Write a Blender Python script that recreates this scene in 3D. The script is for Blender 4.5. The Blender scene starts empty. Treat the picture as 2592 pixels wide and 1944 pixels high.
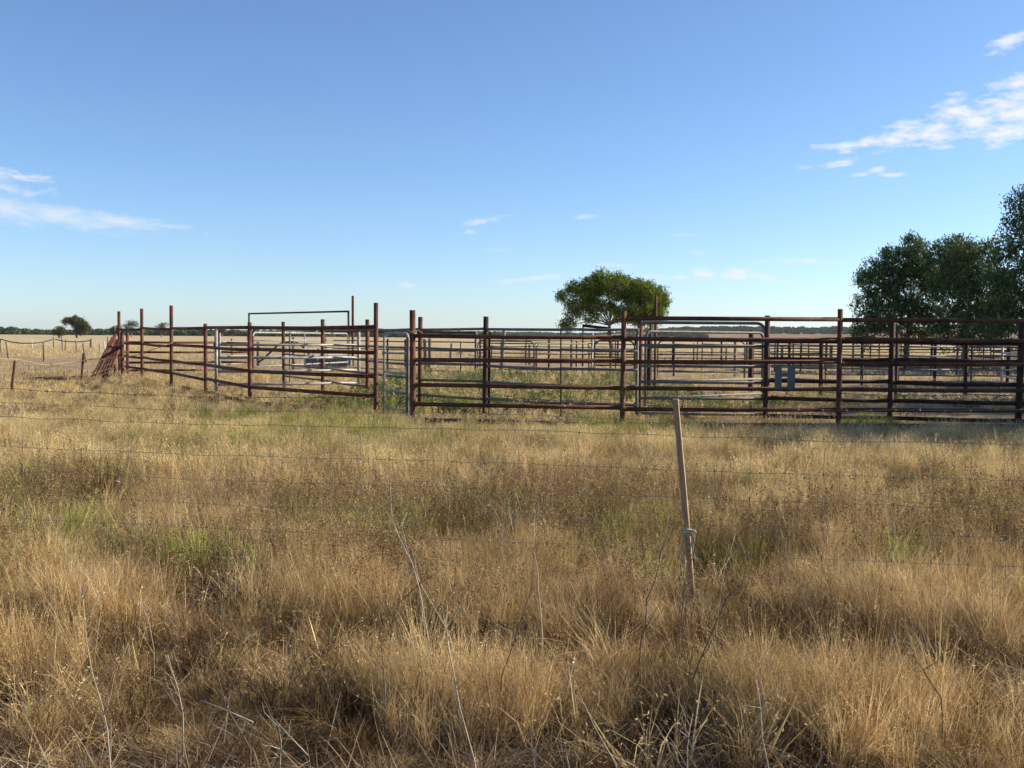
import bpy, math, random
import numpy as np
from mathutils import Vector, Matrix

# ---------------------------------------------------------------- camera
W_, H_, FPX = 2592.0, 1944.0, 2520.0          # photo size and focal length in its pixels
CAM_H, PITCH, ROLL = 1.55, math.atan(120.0 / FPX), 0.0077
scene = bpy.context.scene
COL = scene.collection
_F = Vector((0, math.cos(PITCH), -math.sin(PITCH)))
_U0 = Vector((0, math.sin(PITCH), math.cos(PITCH)))
_X = Vector((1, 0, 0))
_R = _X * math.cos(ROLL) + _U0 * math.sin(ROLL)
_U = -_X * math.sin(ROLL) + _U0 * math.cos(ROLL)
cam = bpy.data.cameras.new('camera')
cam.lens, cam.sensor_width, cam.clip_start, cam.clip_end = 35.0, 36.0, 0.05, 20000
camo = bpy.data.objects.new('camera', cam)
COL.objects.link(camo)
m = Matrix((( _R.x, _U.x, -_F.x, 0), (_R.y, _U.y, -_F.y, 0), (_R.z, _U.z, -_F.z, CAM_H), (0, 0, 0, 1)))
camo.matrix_world = m
scene.camera = camo

def ray(u, v):
    return _F + _R * ((u - W_ / 2) / FPX) + _U * ((H_ / 2 - v) / FPX)
def PT(u, v, d):
    """place of a photo measurement at a known distance d (metres along y)"""
    D = ray(u, v)
    return Vector((0, 0, CAM_H)) + D * (d / D.y)
def G(u, d):
    """ground point (z = 0) at distance d in the direction of column u"""
    v = 852 + CAM_H * FPX / d
    for _ in range(4):
        p = PT(u, v, d); v += p.z * FPX / d
    return Vector((p.x, p.y, 0))

# ---------------------------------------------------------------- sky, sun, exposure
HAZE = 0.00005
SUN_EL, SUN_AZ = math.radians(26), math.atan2(0.965, 0.21)   # azimuth from +Y towards +X
world = bpy.data.worlds.new('World')
scene.world = world
world.use_nodes = True
wn, wl = world.node_tree.nodes, world.node_tree.links
wn.clear()
def wnode(t, **kw):
    n = wn.new(t)
    for k, v in kw.items(): setattr(n, k, v)
    return n
def wmath(op, a, b=None, c=None):
    n = wnode('ShaderNodeMath', operation=op)
    for i, x in enumerate((a, b, c)):
        if x is None: continue
        if isinstance(x, (int, float)): n.inputs[i].default_value = x
        else: wl.new(x, n.inputs[i])
    return n.outputs[0]
SKY_STRENGTH = 0.092
sky = wnode('ShaderNodeTexSky', sky_type='NISHITA', sun_disc=False, sun_elevation=SUN_EL,
            sun_rotation=SUN_AZ, altitude=50, air_density=0.85, dust_density=0.3, ozone_density=4.2)
CLOUD_COL = (5.6, 5.7, 5.85, 1)
wbal = wnode('ShaderNodeVectorMath', operation='MULTIPLY'); wl.new(sky.outputs[0], wbal.inputs[0]); wbal.inputs[1].default_value = (1.0, 1.035, 1.09)   # slightly cool white balance
skyc = wbal.outputs[0]
bg = wnode('ShaderNodeBackground'); bg.inputs[1].default_value = SKY_STRENGTH
wout = wnode('ShaderNodeOutputWorld')
tc = wnode('ShaderNodeTexCoord')
sep = wnode('ShaderNodeSeparateXYZ'); wl.new(tc.outputs['Generated'], sep.inputs[0])
az = wmath('ARCTAN2', sep.outputs[0], sep.outputs[1])
el = wmath('ARCSINE', sep.outputs[2])
# clouds: patches of the sky given by bearing and elevation, edges broken up by noise
# (u, v, half width, half height, tilt degrees, opacity, raggedness)
CLOUDS = [
 (2110, 372, 75, 11, 3, .8, .7), (2200, 362, 80, 18, 9, .95, .7), (2290, 340, 110, 36, 14, 1.0, .6),
 (2365, 330, 72, 50, 10, 1.0, .6), (2420, 282, 66, 42, 20, 1.0, .6), (2480, 300, 100, 48, -12, 1.0, .6), (2590, 272, 120, 76, 12, 1.0, .55),
 (2540, 330, 84, 42, 0, 1.0, .6), (2575, 212, 85, 30, 16, .9, .65), (2565, 103, 76, 22, 12, .9, .65), (2520, 128, 26, 10, 20, .6, .8),
 (2128, 411, 46, 11, 8, .75, .7), (2225, 427, 26, 10, 10, .7, .7), (2180, 442, 24, 8, 0, .65, .7), (2258, 444, 42, 8, 0, .65, .7), (2030, 425, 26, 6, 5, .35, .8),
 (40, 446, 110, 20, -8, .6, .9), (-40, 470, 130, 40, 0, .45, .8),
 (0, 525, 190, 40, -8, .62, .35), (150, 545, 240, 34, -7, .62, .35), (290, 560, 150, 24, -3, .6, .35), (410, 570, 110, 9, -2, .4, .4), (520, 588, 9, 9, 0, .2, .6),
 (1215, 560, 55, 11, 6, 0.58, .6), (1190, 586, 26, 9, 5, 0.61, .6), (1280, 546, 34, 5, 4, 0.34, .6), (1262, 634, 50, 7, 2, 0.27, .6), (1480, 549, 42, 8, 3, 0.51, .6),
 (1370, 704, 62, 10, 5, 0.71, .6), (1275, 712, 44, 9, 0, 0.51, .6), (1030, 721, 38, 9, -4, 0.58, .6), (1560, 672, 70, 10, 0, 0.37, .6),
 (1660, 700, 70, 10, -5, 0.58, .6), (1718, 701, 44, 12, 0, 0.61, .6), (1780, 692, 42, 20, 0, 0.85, .6), (1862, 692, 54, 24, 5, 0.85, .6),
 (1930, 702, 70, 14, -10, 0.65, .6), (2050, 662, 130, 8, -1, 0.51, .6), (1735, 594, 46, 6, 0, 0.42, .6), (1760, 640, 50, 7, 0, 0.20, .6),
]
comb = wnode('ShaderNodeCombineXYZ'); wl.new(az, comb.inputs[0]); wl.new(wmath('MULTIPLY', el, 2.9), comb.inputs[1])
nz1 = wnode('ShaderNodeTexNoise'); nz1.inputs['Scale'].default_value = 48; nz1.inputs['Detail'].default_value = 9; nz1.inputs['Roughness'].default_value = .62
wl.new(comb.outputs[0], nz1.inputs['Vector'])
nfac = wmath('SUBTRACT', nz1.outputs[0], .5)
cg = bpy.data.node_groups.new('cloud_patch', 'ShaderNodeTree')
for nme in ('az', 'el', 'a0', 'e0', 'iw', 'ih', 'co', 'si', 'noise', 'rag', 'op'):
    cg.interface.new_socket(nme, in_out='INPUT', socket_type='NodeSocketFloat')
cg.interface.new_socket('d', in_out='OUTPUT', socket_type='NodeSocketFloat')
gi, go = cg.nodes.new('NodeGroupInput'), cg.nodes.new('NodeGroupOutput')
def gm(op, a, b=None, c=None, clamp=False):
    n = cg.nodes.new('ShaderNodeMath'); n.operation = op; n.use_clamp = clamp
    for i, x in enumerate((a, b, c)):
        if x is None: continue
        if isinstance(x, (int, float)): n.inputs[i].default_value = x
        else: cg.links.new(x, n.inputs[i])
    return n.outputs[0]
I = gi.outputs
dx, dy = gm('SUBTRACT', I['az'], I['a0']), gm('SUBTRACT', I['el'], I['e0'])
rx = gm('MULTIPLY', gm('ADD', gm('MULTIPLY', dx, I['co']), gm('MULTIPLY', dy, I['si'])), I['iw'])
ry = gm('MULTIPLY', gm('SUBTRACT', gm('MULTIPLY', dy, I['co']), gm('MULTIPLY', dx, I['si'])), I['ih'])
r2 = gm('ADD', gm('MULTIPLY', rx, rx), gm('MULTIPLY', ry, ry))
q = gm('SUBTRACT', .8, gm('POWER', r2, .6))
q = gm('ADD', q, gm('MULTIPLY', I['noise'], gm('MULTIPLY', I['rag'], 5.2)))
q = gm('MULTIPLY', gm('MULTIPLY_ADD', q, .95, 0.06, clamp=True), I['op'])
cg.links.new(q, go.inputs[0])
def cloudy(select):
    """background with the clouds of one part of the sky"""
    dens = None
    for (u, v, hw, hh, tilt, op, rag) in CLOUDS:
        if not select(u, v): continue
        D = ray(u, v).normalized()
        n = wnode('ShaderNodeGroup'); n.node_tree = cg
        wl.new(az, n.inputs['az']); wl.new(el, n.inputs['el']); wl.new(nfac, n.inputs['noise'])
        for k, val in dict(a0=math.atan2(D.x, D.y), e0=math.asin(D.z), iw=FPX / hw, ih=FPX / hh,
                           co=math.cos(math.radians(tilt)), si=math.sin(math.radians(tilt)), rag=rag, op=op).items():
            n.inputs[k].default_value = val
        dens = n.outputs[0] if dens is None else wmath('MAXIMUM', dens, n.outputs[0])
    cm = wnode('ShaderNodeMix', data_type='RGBA')
    wl.new(dens, cm.inputs['Factor']); wl.new(skyc, cm.inputs['A'])
    cm.inputs['B'].default_value = CLOUD_COL
    b = wnode('ShaderNodeBackground'); b.inputs[1].default_value = SKY_STRENGTH
    wl.new(cm.outputs['Result'], b.inputs[0])
    return b.outputs[0]
def choose(fac, a, b):
    n = wnode('ShaderNodeMixShader'); wl.new(fac, n.inputs[0]); wl.new(a, n.inputs[1]); wl.new(b, n.inputs[2]); return n.outputs[0]
E0 = .139
is_r = lambda u, v: u > 1940 and v < 500
is_l = lambda u, v: u < 600
mid_ = cloudy(lambda u, v: not is_r(u, v) and not is_l(u, v))
lef_ = cloudy(is_l); rig_ = cloudy(is_r)
wl.new(skyc, bg.inputs[0])
low = wmath('MULTIPLY', wmath('LESS_THAN', el, E0), wmath('GREATER_THAN', el, 0.03))
front = choose(wmath('LESS_THAN', az, -.20), choose(wmath('MULTIPLY', wmath('GREATER_THAN', az, .2), wmath('GREATER_THAN', el, E0)), choose(low, bg.outputs[0], mid_), rig_), lef_)
inwin = wmath('MULTIPLY', wmath('LESS_THAN', wmath('ABSOLUTE', az), .75), wmath('MULTIPLY', wmath('GREATER_THAN', el, .02), wmath('LESS_THAN', el, .42)))
wl.new(choose(inwin, bg.outputs[0], front), wout.inputs[0])

sl = bpy.data.lights.new('sun', 'SUN'); sl.energy = 5.0; sl.angle = math.radians(.53); sl.color = (1, .89, .71)
so = bpy.data.objects.new('sun', sl); COL.objects.link(so)
tosun = Vector((math.sin(SUN_AZ) * math.cos(SUN_EL), math.cos(SUN_AZ) * math.cos(SUN_EL), math.sin(SUN_EL)))
so.rotation_euler = tosun.to_track_quat('Z', 'Y').to_euler(); so.location = (30, -5, 30)
vs = scene.view_settings
vs.view_transform = 'Standard'; vs.look = 'None'; vs.exposure = 0.85; vs.gamma = 1.0; vs.use_curve_mapping = False
scene.cycles.max_bounces = 4; scene.cycles.diffuse_bounces = 2; scene.cycles.transparent_max_bounces = 6
scene.cycles.transmission_bounces = 2; scene.cycles.glossy_bounces = 2
scene.cycles.use_adaptive_sampling = True; scene.cycles.adaptive_threshold = 0.025

rng = np.random.default_rng(7)
random.seed(11)

# ---------------------------------------------------------------- helpers
def tag(o, label=None, cat=None, group=None, kind=None):
    if label: o['label'] = label
    if cat: o['category'] = cat
    if group: o['group'] = group
    if kind: o['kind'] = kind
    return o
def link(name, me, mat=None, parent=None):
    o = bpy.data.objects.new(name, me); COL.objects.link(o)
    if mat is not None and me is not None and not me.materials: me.materials.append(mat)
    if parent is not None: o.parent = parent
    return o
def empty(name, loc=(0, 0, 0)):
    o = bpy.data.objects.new(name, None); COL.objects.link(o); o.location = loc; o.empty_display_size = .2
    return o
def raw_mesh(name, V, quads=None, tris=None, smooth=False, col=None):
    """V (n,3); quads (k,4); tris (k,3)"""
    me = bpy.data.meshes.new(name)
    V = np.asarray(V, np.float32); me.vertices.add(len(V)); me.vertices.foreach_set('co', V.ravel())
    idx, st, tot, s = [], [], [], 0
    for A, k in ((quads, 4), (tris, 3)):
        if A is None or len(A) == 0: continue
        A = np.asarray(A, np.int32); idx.append(A.ravel())
        st.append(s + np.arange(len(A), dtype=np.int32) * k); s += A.size
    idx = np.concatenate(idx); st = np.concatenate(st)
    me.loops.add(len(idx)); me.loops.foreach_set('vertex_index', idx)
    me.polygons.add(len(st)); me.polygons.foreach_set('loop_start', st)
    if smooth: me.polygons.foreach_set('use_smooth', np.ones(len(st), bool))
    if col is not None:
        a = me.color_attributes.new('Col', 'FLOAT_COLOR', 'POINT')
        c = np.ones((len(V), 4), np.float32); c[:, :3] = col; a.data.foreach_set('color', c.ravel())
    me.update(calc_edges=True)
    return me
class MB:
    def __init__(s): s.V, s.F = [], []
    def tube(s, pts, r, n=10, r1=None, cap=True, hollow=False):
        pts = [Vector(p) for p in pts]; k = len(pts); base = len(s.V); rings = []
        prev = None
        for i, p in enumerate(pts):
            t = (pts[min(i + 1, k - 1)] - pts[max(i - 1, 0)]).normalized()
            a = prev - t * prev.dot(t) if prev is not None else (Vector((0, 0, 1)) if abs(t.z) < .9 else Vector((0, 1, 0))).cross(t)
            a.normalize(); prev = a.copy(); b = t.cross(a)
            rad = r[i] if isinstance(r, (list, tuple)) else (r if r1 is None else r + (r1 - r) * i / (k - 1))
            ring = []
            for j in range(n):
                an = 2 * math.pi * j / n
                ring.append(len(s.V)); s.V.append(p + a * (rad * math.cos(an)) + b * (rad * math.sin(an)))
            rings.append(ring)
        for i in range(k - 1):
            for j in range(n):
                s.F.append((rings[i][j], rings[i][(j + 1) % n], rings[i + 1][(j + 1) % n], rings[i + 1][j]))
        if cap:
            s.F.append(tuple(reversed(rings[0]))); s.F.append(tuple(rings[-1]))
        return s
    def pipe_post(s, p0, p1, r, n=14, wall=.006):
        """upright pipe with an open, hollow top"""
        p0, p1 = Vector(p0), Vector(p1); t = (p1 - p0).normalized()
        s.tube([p0, p1], r, n, cap=False)
        o = len(s.V) - n
        for ring_r, back in ((r - wall, 0), (r - wall, .05)):
            c = p1 - t * back
            for j in range(n):
                q = Vector(s.V[o + j]) - p1
                s.V.append(c + q * (ring_r / r))
        for j in range(n):
            a, b = o + j, o + (j + 1) % n
            s.F.append((a, b, b + n, a + n)); s.F.append((a + n, b + n, b + 2 * n, a + 2 * n))
        s.F.append(tuple(o + 2 * n + j for j in range(n)))
        return s
    def box(s, c, size, rot=None):
        c = Vector(c); hx, hy, hz = [x / 2 for x in size]; o = len(s.V)
        for dx_, dy_, dz_ in ((-1,-1,-1),(1,-1,-1),(1,1,-1),(-1,1,-1),(-1,-1,1),(1,-1,1),(1,1,1),(-1,1,1)):
            q = Vector((dx_ * hx, dy_ * hy, dz_ * hz))
            if rot is not None: q = rot @ q
            s.V.append(c + q)
        for f in ((0,3,2,1),(4,5,6,7),(0,1,5,4),(1,2,6,5),(2,3,7,6),(3,0,4,7)): s.F.append(tuple(o + i for i in f))
        return s
    def build(s, name, mat, parent=None, smooth=True):
        me = bpy.data.meshes.new(name); me.from_pydata([tuple(v) for v in s.V], [], s.F)
        if smooth:
            me.polygons.foreach_set('use_smooth', [len(p.vertices) <= 4 for p in me.polygons])
        me.update()
        return link(name, me, mat, parent)

# cheap smooth value noise in numpy
_NT = rng.random((256, 256))
def vnoise(x, y, s=1.0, o=0):
    x = np.asarray(x, float) / s + 17.3 * o; y = np.asarray(y, float) / s + 5.1 * o
    xi, yi = np.floor(x).astype(int), np.floor(y).astype(int)
    fx, fy = x - xi, y - yi; fx = fx * fx * (3 - 2 * fx); fy = fy * fy * (3 - 2 * fy)
    g = lambda a, b: _NT[a % 256, b % 256]
    return (g(xi, yi) * (1 - fx) + g(xi + 1, yi) * fx) * (1 - fy) + (g(xi, yi + 1) * (1 - fx) + g(xi + 1, yi + 1) * fx) * fy
def gz(x, y):
    """height of the ground: slight unevenness near the camera, flat further out"""
    y = np.asarray(y, float)
    a = np.clip((40 - y) / 30, 0, 1)
    return a * (.07 * (vnoise(x, y, 1.3, 3) - .5) + .05 * (vnoise(x, y, .45, 4) - .5)) - .02

# ---------------------------------------------------------------- materials
def new_mat(name):
    mt = bpy.data.materials.new(name); mt.use_nodes = True
    nt = mt.node_tree; nt.nodes.clear()
    out = nt.nodes.new('ShaderNodeOutputMaterial')
    return mt, nt, out
def nnode(nt, t, ins=None, **kw):
    n = nt.nodes.new(t)
    for k, v in kw.items(): setattr(n, k, v)
    for k, v in (ins or {}).items():
        if hasattr(v, 'is_output'): nt.links.new(v, n.inputs[k])
        else: n.inputs[k].default_value = v
    return n
def ramp(nt, fac, stops):
    r = nt.nodes.new('ShaderNodeValToRGB'); nt.links.new(fac, r.inputs[0])
    e = r.color_ramp.elements
    while len(e) > 1: e.remove(e[-1])
    for i, (p, c) in enumerate(stops):
        x = e[0] if i == 0 else e.new(p)
        x.position = p; x.color = (*c, 1)
    return r.outputs[0]
def noise(nt, scale, detail=4, rough=.55, vec=None, coord='Object'):
    if vec is None:
        vec = nnode(nt, 'ShaderNodeTexCoord').outputs[coord]
    n = nnode(nt, 'ShaderNodeTexNoise', {'Scale': scale, 'Detail': detail, 'Roughness': rough, 'Vector': vec})
    return n.outputs[0]
def wpos(nt): return nnode(nt, 'ShaderNodeNewGeometry').outputs['Position']

def surf_mat(name, stops, scale=6, rough=.8, metal=0, bump=.3, bscale=60, rough2=None, spec=.3, stretch=None):
    mt, nt, out = new_mat(name)
    vec = wpos(nt)
    if stretch:
        vec = nnode(nt, 'ShaderNodeVectorMath', {0: vec, 1: stretch}, operation='MULTIPLY').outputs[0]
    f = noise(nt, scale, 6, .65, vec)
    c = ramp(nt, f, stops)
    b = nnode(nt, 'ShaderNodeBsdfPrincipled', {'Base Color': c, 'Roughness': rough, 'Metallic': metal})
    b.inputs['Specular IOR Level'].default_value = spec
    bp = nnode(nt, 'ShaderNodeBump', {'Strength': bump, 'Distance': .004, 'Height': noise(nt, bscale, 4, .6, vec)})
    nt.links.new(bp.outputs[0], b.inputs['Normal']); nt.links.new(b.outputs[0], out.inputs[0])
    return mt
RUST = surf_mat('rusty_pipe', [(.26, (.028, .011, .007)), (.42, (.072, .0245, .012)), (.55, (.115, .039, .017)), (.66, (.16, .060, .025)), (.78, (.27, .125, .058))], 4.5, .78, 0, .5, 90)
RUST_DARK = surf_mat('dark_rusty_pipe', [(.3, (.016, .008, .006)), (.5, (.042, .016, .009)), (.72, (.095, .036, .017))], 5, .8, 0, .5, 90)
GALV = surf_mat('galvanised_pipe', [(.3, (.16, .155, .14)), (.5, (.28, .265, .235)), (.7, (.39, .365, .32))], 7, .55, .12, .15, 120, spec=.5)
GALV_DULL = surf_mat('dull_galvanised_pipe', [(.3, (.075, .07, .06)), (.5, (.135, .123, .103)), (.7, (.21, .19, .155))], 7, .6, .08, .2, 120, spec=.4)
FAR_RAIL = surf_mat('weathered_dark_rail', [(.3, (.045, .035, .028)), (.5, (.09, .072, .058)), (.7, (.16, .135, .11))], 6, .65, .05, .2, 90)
GREY_PLATE = surf_mat('grey_steel_plate', [(.3, (.085, .083, .08)), (.6, (.13, .127, .12))], 9, .5, .2, .15, 120)
OLDWOOD = surf_mat('weathered_timber', [(.3, (.10, .08, .062)), (.5, (.18, .148, .115)), (.7, (.28, .24, .19))], 8, .9, 0, .6, 60, stretch=(6, 6, .6))
SAWN = surf_mat('sawn_timber', [(.2, (.17, .11, .07)), (.42, (.31, .20, .125)), (.6, (.41, .275, .175)), (.8, (.50, .36, .24))], 9, .85, 0, .5, 140, stretch=(11, 11, .5))
TWINE = surf_mat('pale_twine', [(.3, (.33, .27, .17)), (.7, (.55, .48, .34))], 80, .9, 0, .6, 400)
YTWINE = surf_mat('straw_coloured_rope', [(.3, (.26, .205, .11)), (.7, (.37, .30, .17))], 20, .9, 0, .4, 300)
WIRE = surf_mat('weathered_wire', [(.3, (.10, .085, .07)), (.55, (.20, .17, .14)), (.75, (.32, .28, .23))], 14, .55, .4, .1, 200)
RWIRE = surf_mat('rusty_wire', [(.3, (.09, .04, .025)), (.55, (.17, .08, .045)), (.75, (.28, .19, .12))], 14, .75, .1, .1, 200)
POLY = surf_mat('black_poly_pipe', [(.3, (.018, .018, .02)), (.7, (.04, .04, .042))], 6, .45, 0, .1, 60)
WHITE = surf_mat('white_paint', [(.3, (.5, .5, .48)), (.7, (.64, .64, .62))], 4, .6, 0, .1, 40)
TROUGH = surf_mat('grey_trough', [(.3, (.07, .085, .10)), (.7, (.16, .18, .20))], 4, .6, 0, .2, 40)
BARK = surf_mat('gum_bark', [(.3, (.09, .07, .053)), (.5, (.19, .16, .125)), (.7, (.31, .27, .22))], 5, .9, 0, .6, 30, stretch=(1, 1, .35))
DSTALK = surf_mat('bleached_stalk', [(.3, (.22, .175, .125)), (.5, (.36, .30, .225)), (.7, (.48, .42, .33))], 25, .85, 0, .3, 200)
DSTALK2 = surf_mat('brown_stalk', [(.3, (.075, .05, .035)), (.5, (.125, .085, .057)), (.7, (.19, .14, .095))], 25, .85, 0, .3, 200)

def leaf_mat(name, trans=.35, var=.35, rough=.6, gloss=True, patchy=False):
    mt, nt, out = new_mat(name)
    a = nnode(nt, 'ShaderNodeVertexColor', layer_name='Col').outputs[0]
    rnd = nnode(nt, 'ShaderNodeObjectInfo').outputs['Random']
    k = nnode(nt, 'ShaderNodeMath', {0: rnd, 1: var * 2, 2: 1 - var}, operation='MULTIPLY_ADD').outputs[0]
    c = nnode(nt, 'ShaderNodeVectorMath', {0: a}, operation='SCALE'); nt.links.new(k, c.inputs['Scale'])
    c = c.outputs[0]
    if patchy:
        pz = wpos(nt)
        t1 = ramp(nt, noise(nt, 1.15, 5, .62, pz), [(.32, (.58, .51, .43)), (.47, (1.0, .95, .88)), (.60, (1.15, 1.09, 1.01)), (.72, (1.32, 1.27, 1.2))])
        t2 = ramp(nt, noise(nt, 6.5, 3, .6, pz), [(.34, (.66, .62, .55)), (.52, (1, 1, 1)), (.70, (1.22, 1.2, 1.15))])
        c = nnode(nt, 'ShaderNodeVectorMath', {0: c, 1: t1}, operation='MULTIPLY').outputs[0]
        c = nnode(nt, 'ShaderNodeVectorMath', {0: c, 1: t2}, operation='MULTIPLY').outputs[0]
    d = nnode(nt, 'ShaderNodeBsdfDiffuse', {'Color': c})
    t = nnode(nt, 'ShaderNodeBsdfTranslucent', {'Color': c})
    mx = nnode(nt, 'ShaderNodeMixShader', {0: trans, 1: d.outputs[0], 2: t.outputs[0]})
    res = mx.outputs[0]
    if gloss:
        g = nnode(nt, 'ShaderNodeBsdfGlossy', {'Color': (1, 1, 1, 1), 'Roughness': .42})
        res = nnode(nt, 'ShaderNodeMixShader', {0: .02, 1: res, 2: g.outputs[0]}).outputs[0]
    nt.links.new(res, out.inputs[0])
    return mt
GRASS = leaf_mat('dry_grass_blades', .36, .24, gloss=False, patchy=True)
WEED = leaf_mat('green_weed_leaves', .3, .25)
LEAF = leaf_mat('gum_leaves', .16, .05, gloss=False)

def ground_mat():
    mt, nt, out = new_mat('paddock_ground')
    p = wpos(nt)
    sp = nnode(nt, 'ShaderNodeSeparateXYZ', {0: p})
    def mth(op, a, b=None, c=None, cl=False):
        n = nnode(nt, 'ShaderNodeMath', operation=op); n.use_clamp = cl
        for i, x in enumerate((a, b, c)):
            if x is None: continue
            if isinstance(x, (int, float)): n.inputs[i].default_value = x
            else: nt.links.new(x, n.inputs[i])
        return n.outputs[0]
    y = sp.outputs[1]
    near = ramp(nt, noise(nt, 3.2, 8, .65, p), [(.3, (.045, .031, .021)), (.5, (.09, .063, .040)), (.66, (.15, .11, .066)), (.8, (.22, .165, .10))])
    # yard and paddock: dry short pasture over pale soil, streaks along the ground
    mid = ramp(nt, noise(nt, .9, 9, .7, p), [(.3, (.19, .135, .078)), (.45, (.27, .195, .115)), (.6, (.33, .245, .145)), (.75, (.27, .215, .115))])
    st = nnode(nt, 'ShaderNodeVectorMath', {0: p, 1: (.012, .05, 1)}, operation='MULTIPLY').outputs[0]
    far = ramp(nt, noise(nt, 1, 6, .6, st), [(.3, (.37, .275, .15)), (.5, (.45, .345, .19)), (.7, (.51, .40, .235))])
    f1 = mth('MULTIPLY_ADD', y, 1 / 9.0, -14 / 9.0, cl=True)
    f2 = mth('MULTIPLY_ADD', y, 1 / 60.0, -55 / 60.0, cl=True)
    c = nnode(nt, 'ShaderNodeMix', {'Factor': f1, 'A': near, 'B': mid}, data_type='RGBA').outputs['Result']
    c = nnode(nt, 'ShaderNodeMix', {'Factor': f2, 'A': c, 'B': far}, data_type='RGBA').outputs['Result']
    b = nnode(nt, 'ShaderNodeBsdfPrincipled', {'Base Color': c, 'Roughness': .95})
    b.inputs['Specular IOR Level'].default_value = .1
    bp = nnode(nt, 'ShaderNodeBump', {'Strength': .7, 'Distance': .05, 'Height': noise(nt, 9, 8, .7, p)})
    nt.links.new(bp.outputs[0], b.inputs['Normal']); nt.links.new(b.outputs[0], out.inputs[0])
    return mt

# ---------------------------------------------------------------- the setting
def grid_sheet(name, xs, ys, zf, mat):
    X, Y = np.meshgrid(xs, ys); Z = zf(X, Y)
    V = np.stack([X, Y, Z], -1).reshape(-1, 3); nx, ny = len(xs), len(ys)
    i = np.arange(ny - 1)[:, None] * nx + np.arange(nx - 1)[None]
    Q = np.stack([i, i + 1, i + nx + 1, i + nx], -1).reshape(-1, 4)
    me = raw_mesh(name, V, quads=Q, smooth=True)
    return link(name, me, mat)
xs = np.concatenate([-np.geomspace(9000, 12.5, 40), np.linspace(-12, 12, 130), np.geomspace(12.5, 9000, 40)])
ys = np.concatenate([-np.geomspace(3000, 2, 14), np.linspace(-1, 24, 150), np.geomspace(24.5, 9000, 50)])
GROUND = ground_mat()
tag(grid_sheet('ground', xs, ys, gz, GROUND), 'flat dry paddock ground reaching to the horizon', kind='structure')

def hill_mat():
    mt, nt, out = new_mat('hill_pasture')
    p = wpos(nt)
    c = ramp(nt, noise(nt, .012, 7, .6, p), [(.35, (.18, .14, .095)), (.5, (.25, .19, .125)), (.65, (.29, .225, .15))])
    b = nnode(nt, 'ShaderNodeBsdfPrincipled', {'Base Color': c, 'Roughness': 1})
    b.inputs['Specular IOR Level'].default_value = 0
    nt.links.new(b.outputs[0], out.inputs[0]); return mt
HILLM = hill_mat()
def hill_h(x, y):
    """low rises far behind the yards on the right"""
    x = np.asarray(x, float); y = np.asarray(y, float)
    def bump(cx, cy, sx, sy, h): return h * np.exp(-((x - cx) / sx) ** 2 - ((y - cy) / sy) ** 2)
    h = bump(330, 1750, 170, 330, 15) + bump(600, 1800, 200, 300, 11) + bump(1000, 1700, 420, 320, 20) + bump(-60, 2250, 320, 300, 9)
    h = h + bump(440, 1050, 120, 170, 9.5) + bump(640, 1000, 200, 200, 11)
    return h + 3 * (vnoise(x, y, 90, 1) - .5) * np.clip(h / 8, 0, 1) - 1.2
tag(grid_sheet('hill', np.linspace(-700, 2200, 120), np.linspace(620, 2700, 70), hill_h, HILLM), 'low scrub covered rise behind the yards', kind='structure')

# ---------------------------------------------------------------- instanced vegetation
def gn_scatter(name, pts, rot, scl, vi, protos, mat_unused=None):
    """points carrying copies of the given patch meshes"""
    me = bpy.data.meshes.new(name); me.vertices.add(len(pts))
    me.vertices.foreach_set('co', np.asarray(pts, np.float32).ravel())
    a = me.attributes.new('rot', 'FLOAT_VECTOR', 'POINT'); a.data.foreach_set('vector', np.asarray(rot, np.float32).ravel())
    a = me.attributes.new('scl', 'FLOAT_VECTOR', 'POINT'); a.data.foreach_set('vector', np.asarray(scl, np.float32).ravel())
    a = me.attributes.new('vi', 'INT', 'POINT'); a.data.foreach_set('value', np.asarray(vi, np.int32))
    o = link(name, me)
    g = bpy.data.node_groups.new(name + '_scatter', 'GeometryNodeTree')
    g.interface.new_socket('Geometry', in_out='INPUT', socket_type='NodeSocketGeometry')
    g.interface.new_socket('Geometry', in_out='OUTPUT', socket_type='NodeSocketGeometry')
    N, L = g.nodes, g.links
    i_, o_ = N.new('NodeGroupInput'), N.new('NodeGroupOutput')
    join = N.new('GeometryNodeGeometryToInstance')
    for pm in reversed(protos):
        ob = bpy.data.objects.new(pm.name, pm)
        oi = N.new('GeometryNodeObjectInfo'); oi.inputs[0].default_value = ob
        L.new(oi.outputs['Geometry'], join.inputs[0])
    iop = N.new('GeometryNodeInstanceOnPoints')
    def attr(nm, dt):
        n = N.new('GeometryNodeInputNamedAttribute'); n.data_type = dt; n.inputs[0].default_value = nm
        return n.outputs[0]
    e2r = N.new('FunctionNodeEulerToRotation'); L.new(attr('rot', 'FLOAT_VECTOR'), e2r.inputs[0])
    L.new(i_.outputs[0], iop.inputs['Points']); L.new(join.outputs[0], iop.inputs['Instance'])
    iop.inputs['Pick Instance'].default_value = True
    L.new(attr('vi', 'INT'), iop.inputs['Instance Index'])
    L.new(e2r.outputs[0], iop.inputs['Rotation']); L.new(attr('scl', 'FLOAT_VECTOR'), iop.inputs['Scale'])
    L.new(iop.outputs[0], o_.inputs[0])
    md = o.modifiers.new('scatter', 'NODES'); md.node_group = g
    return o

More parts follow.
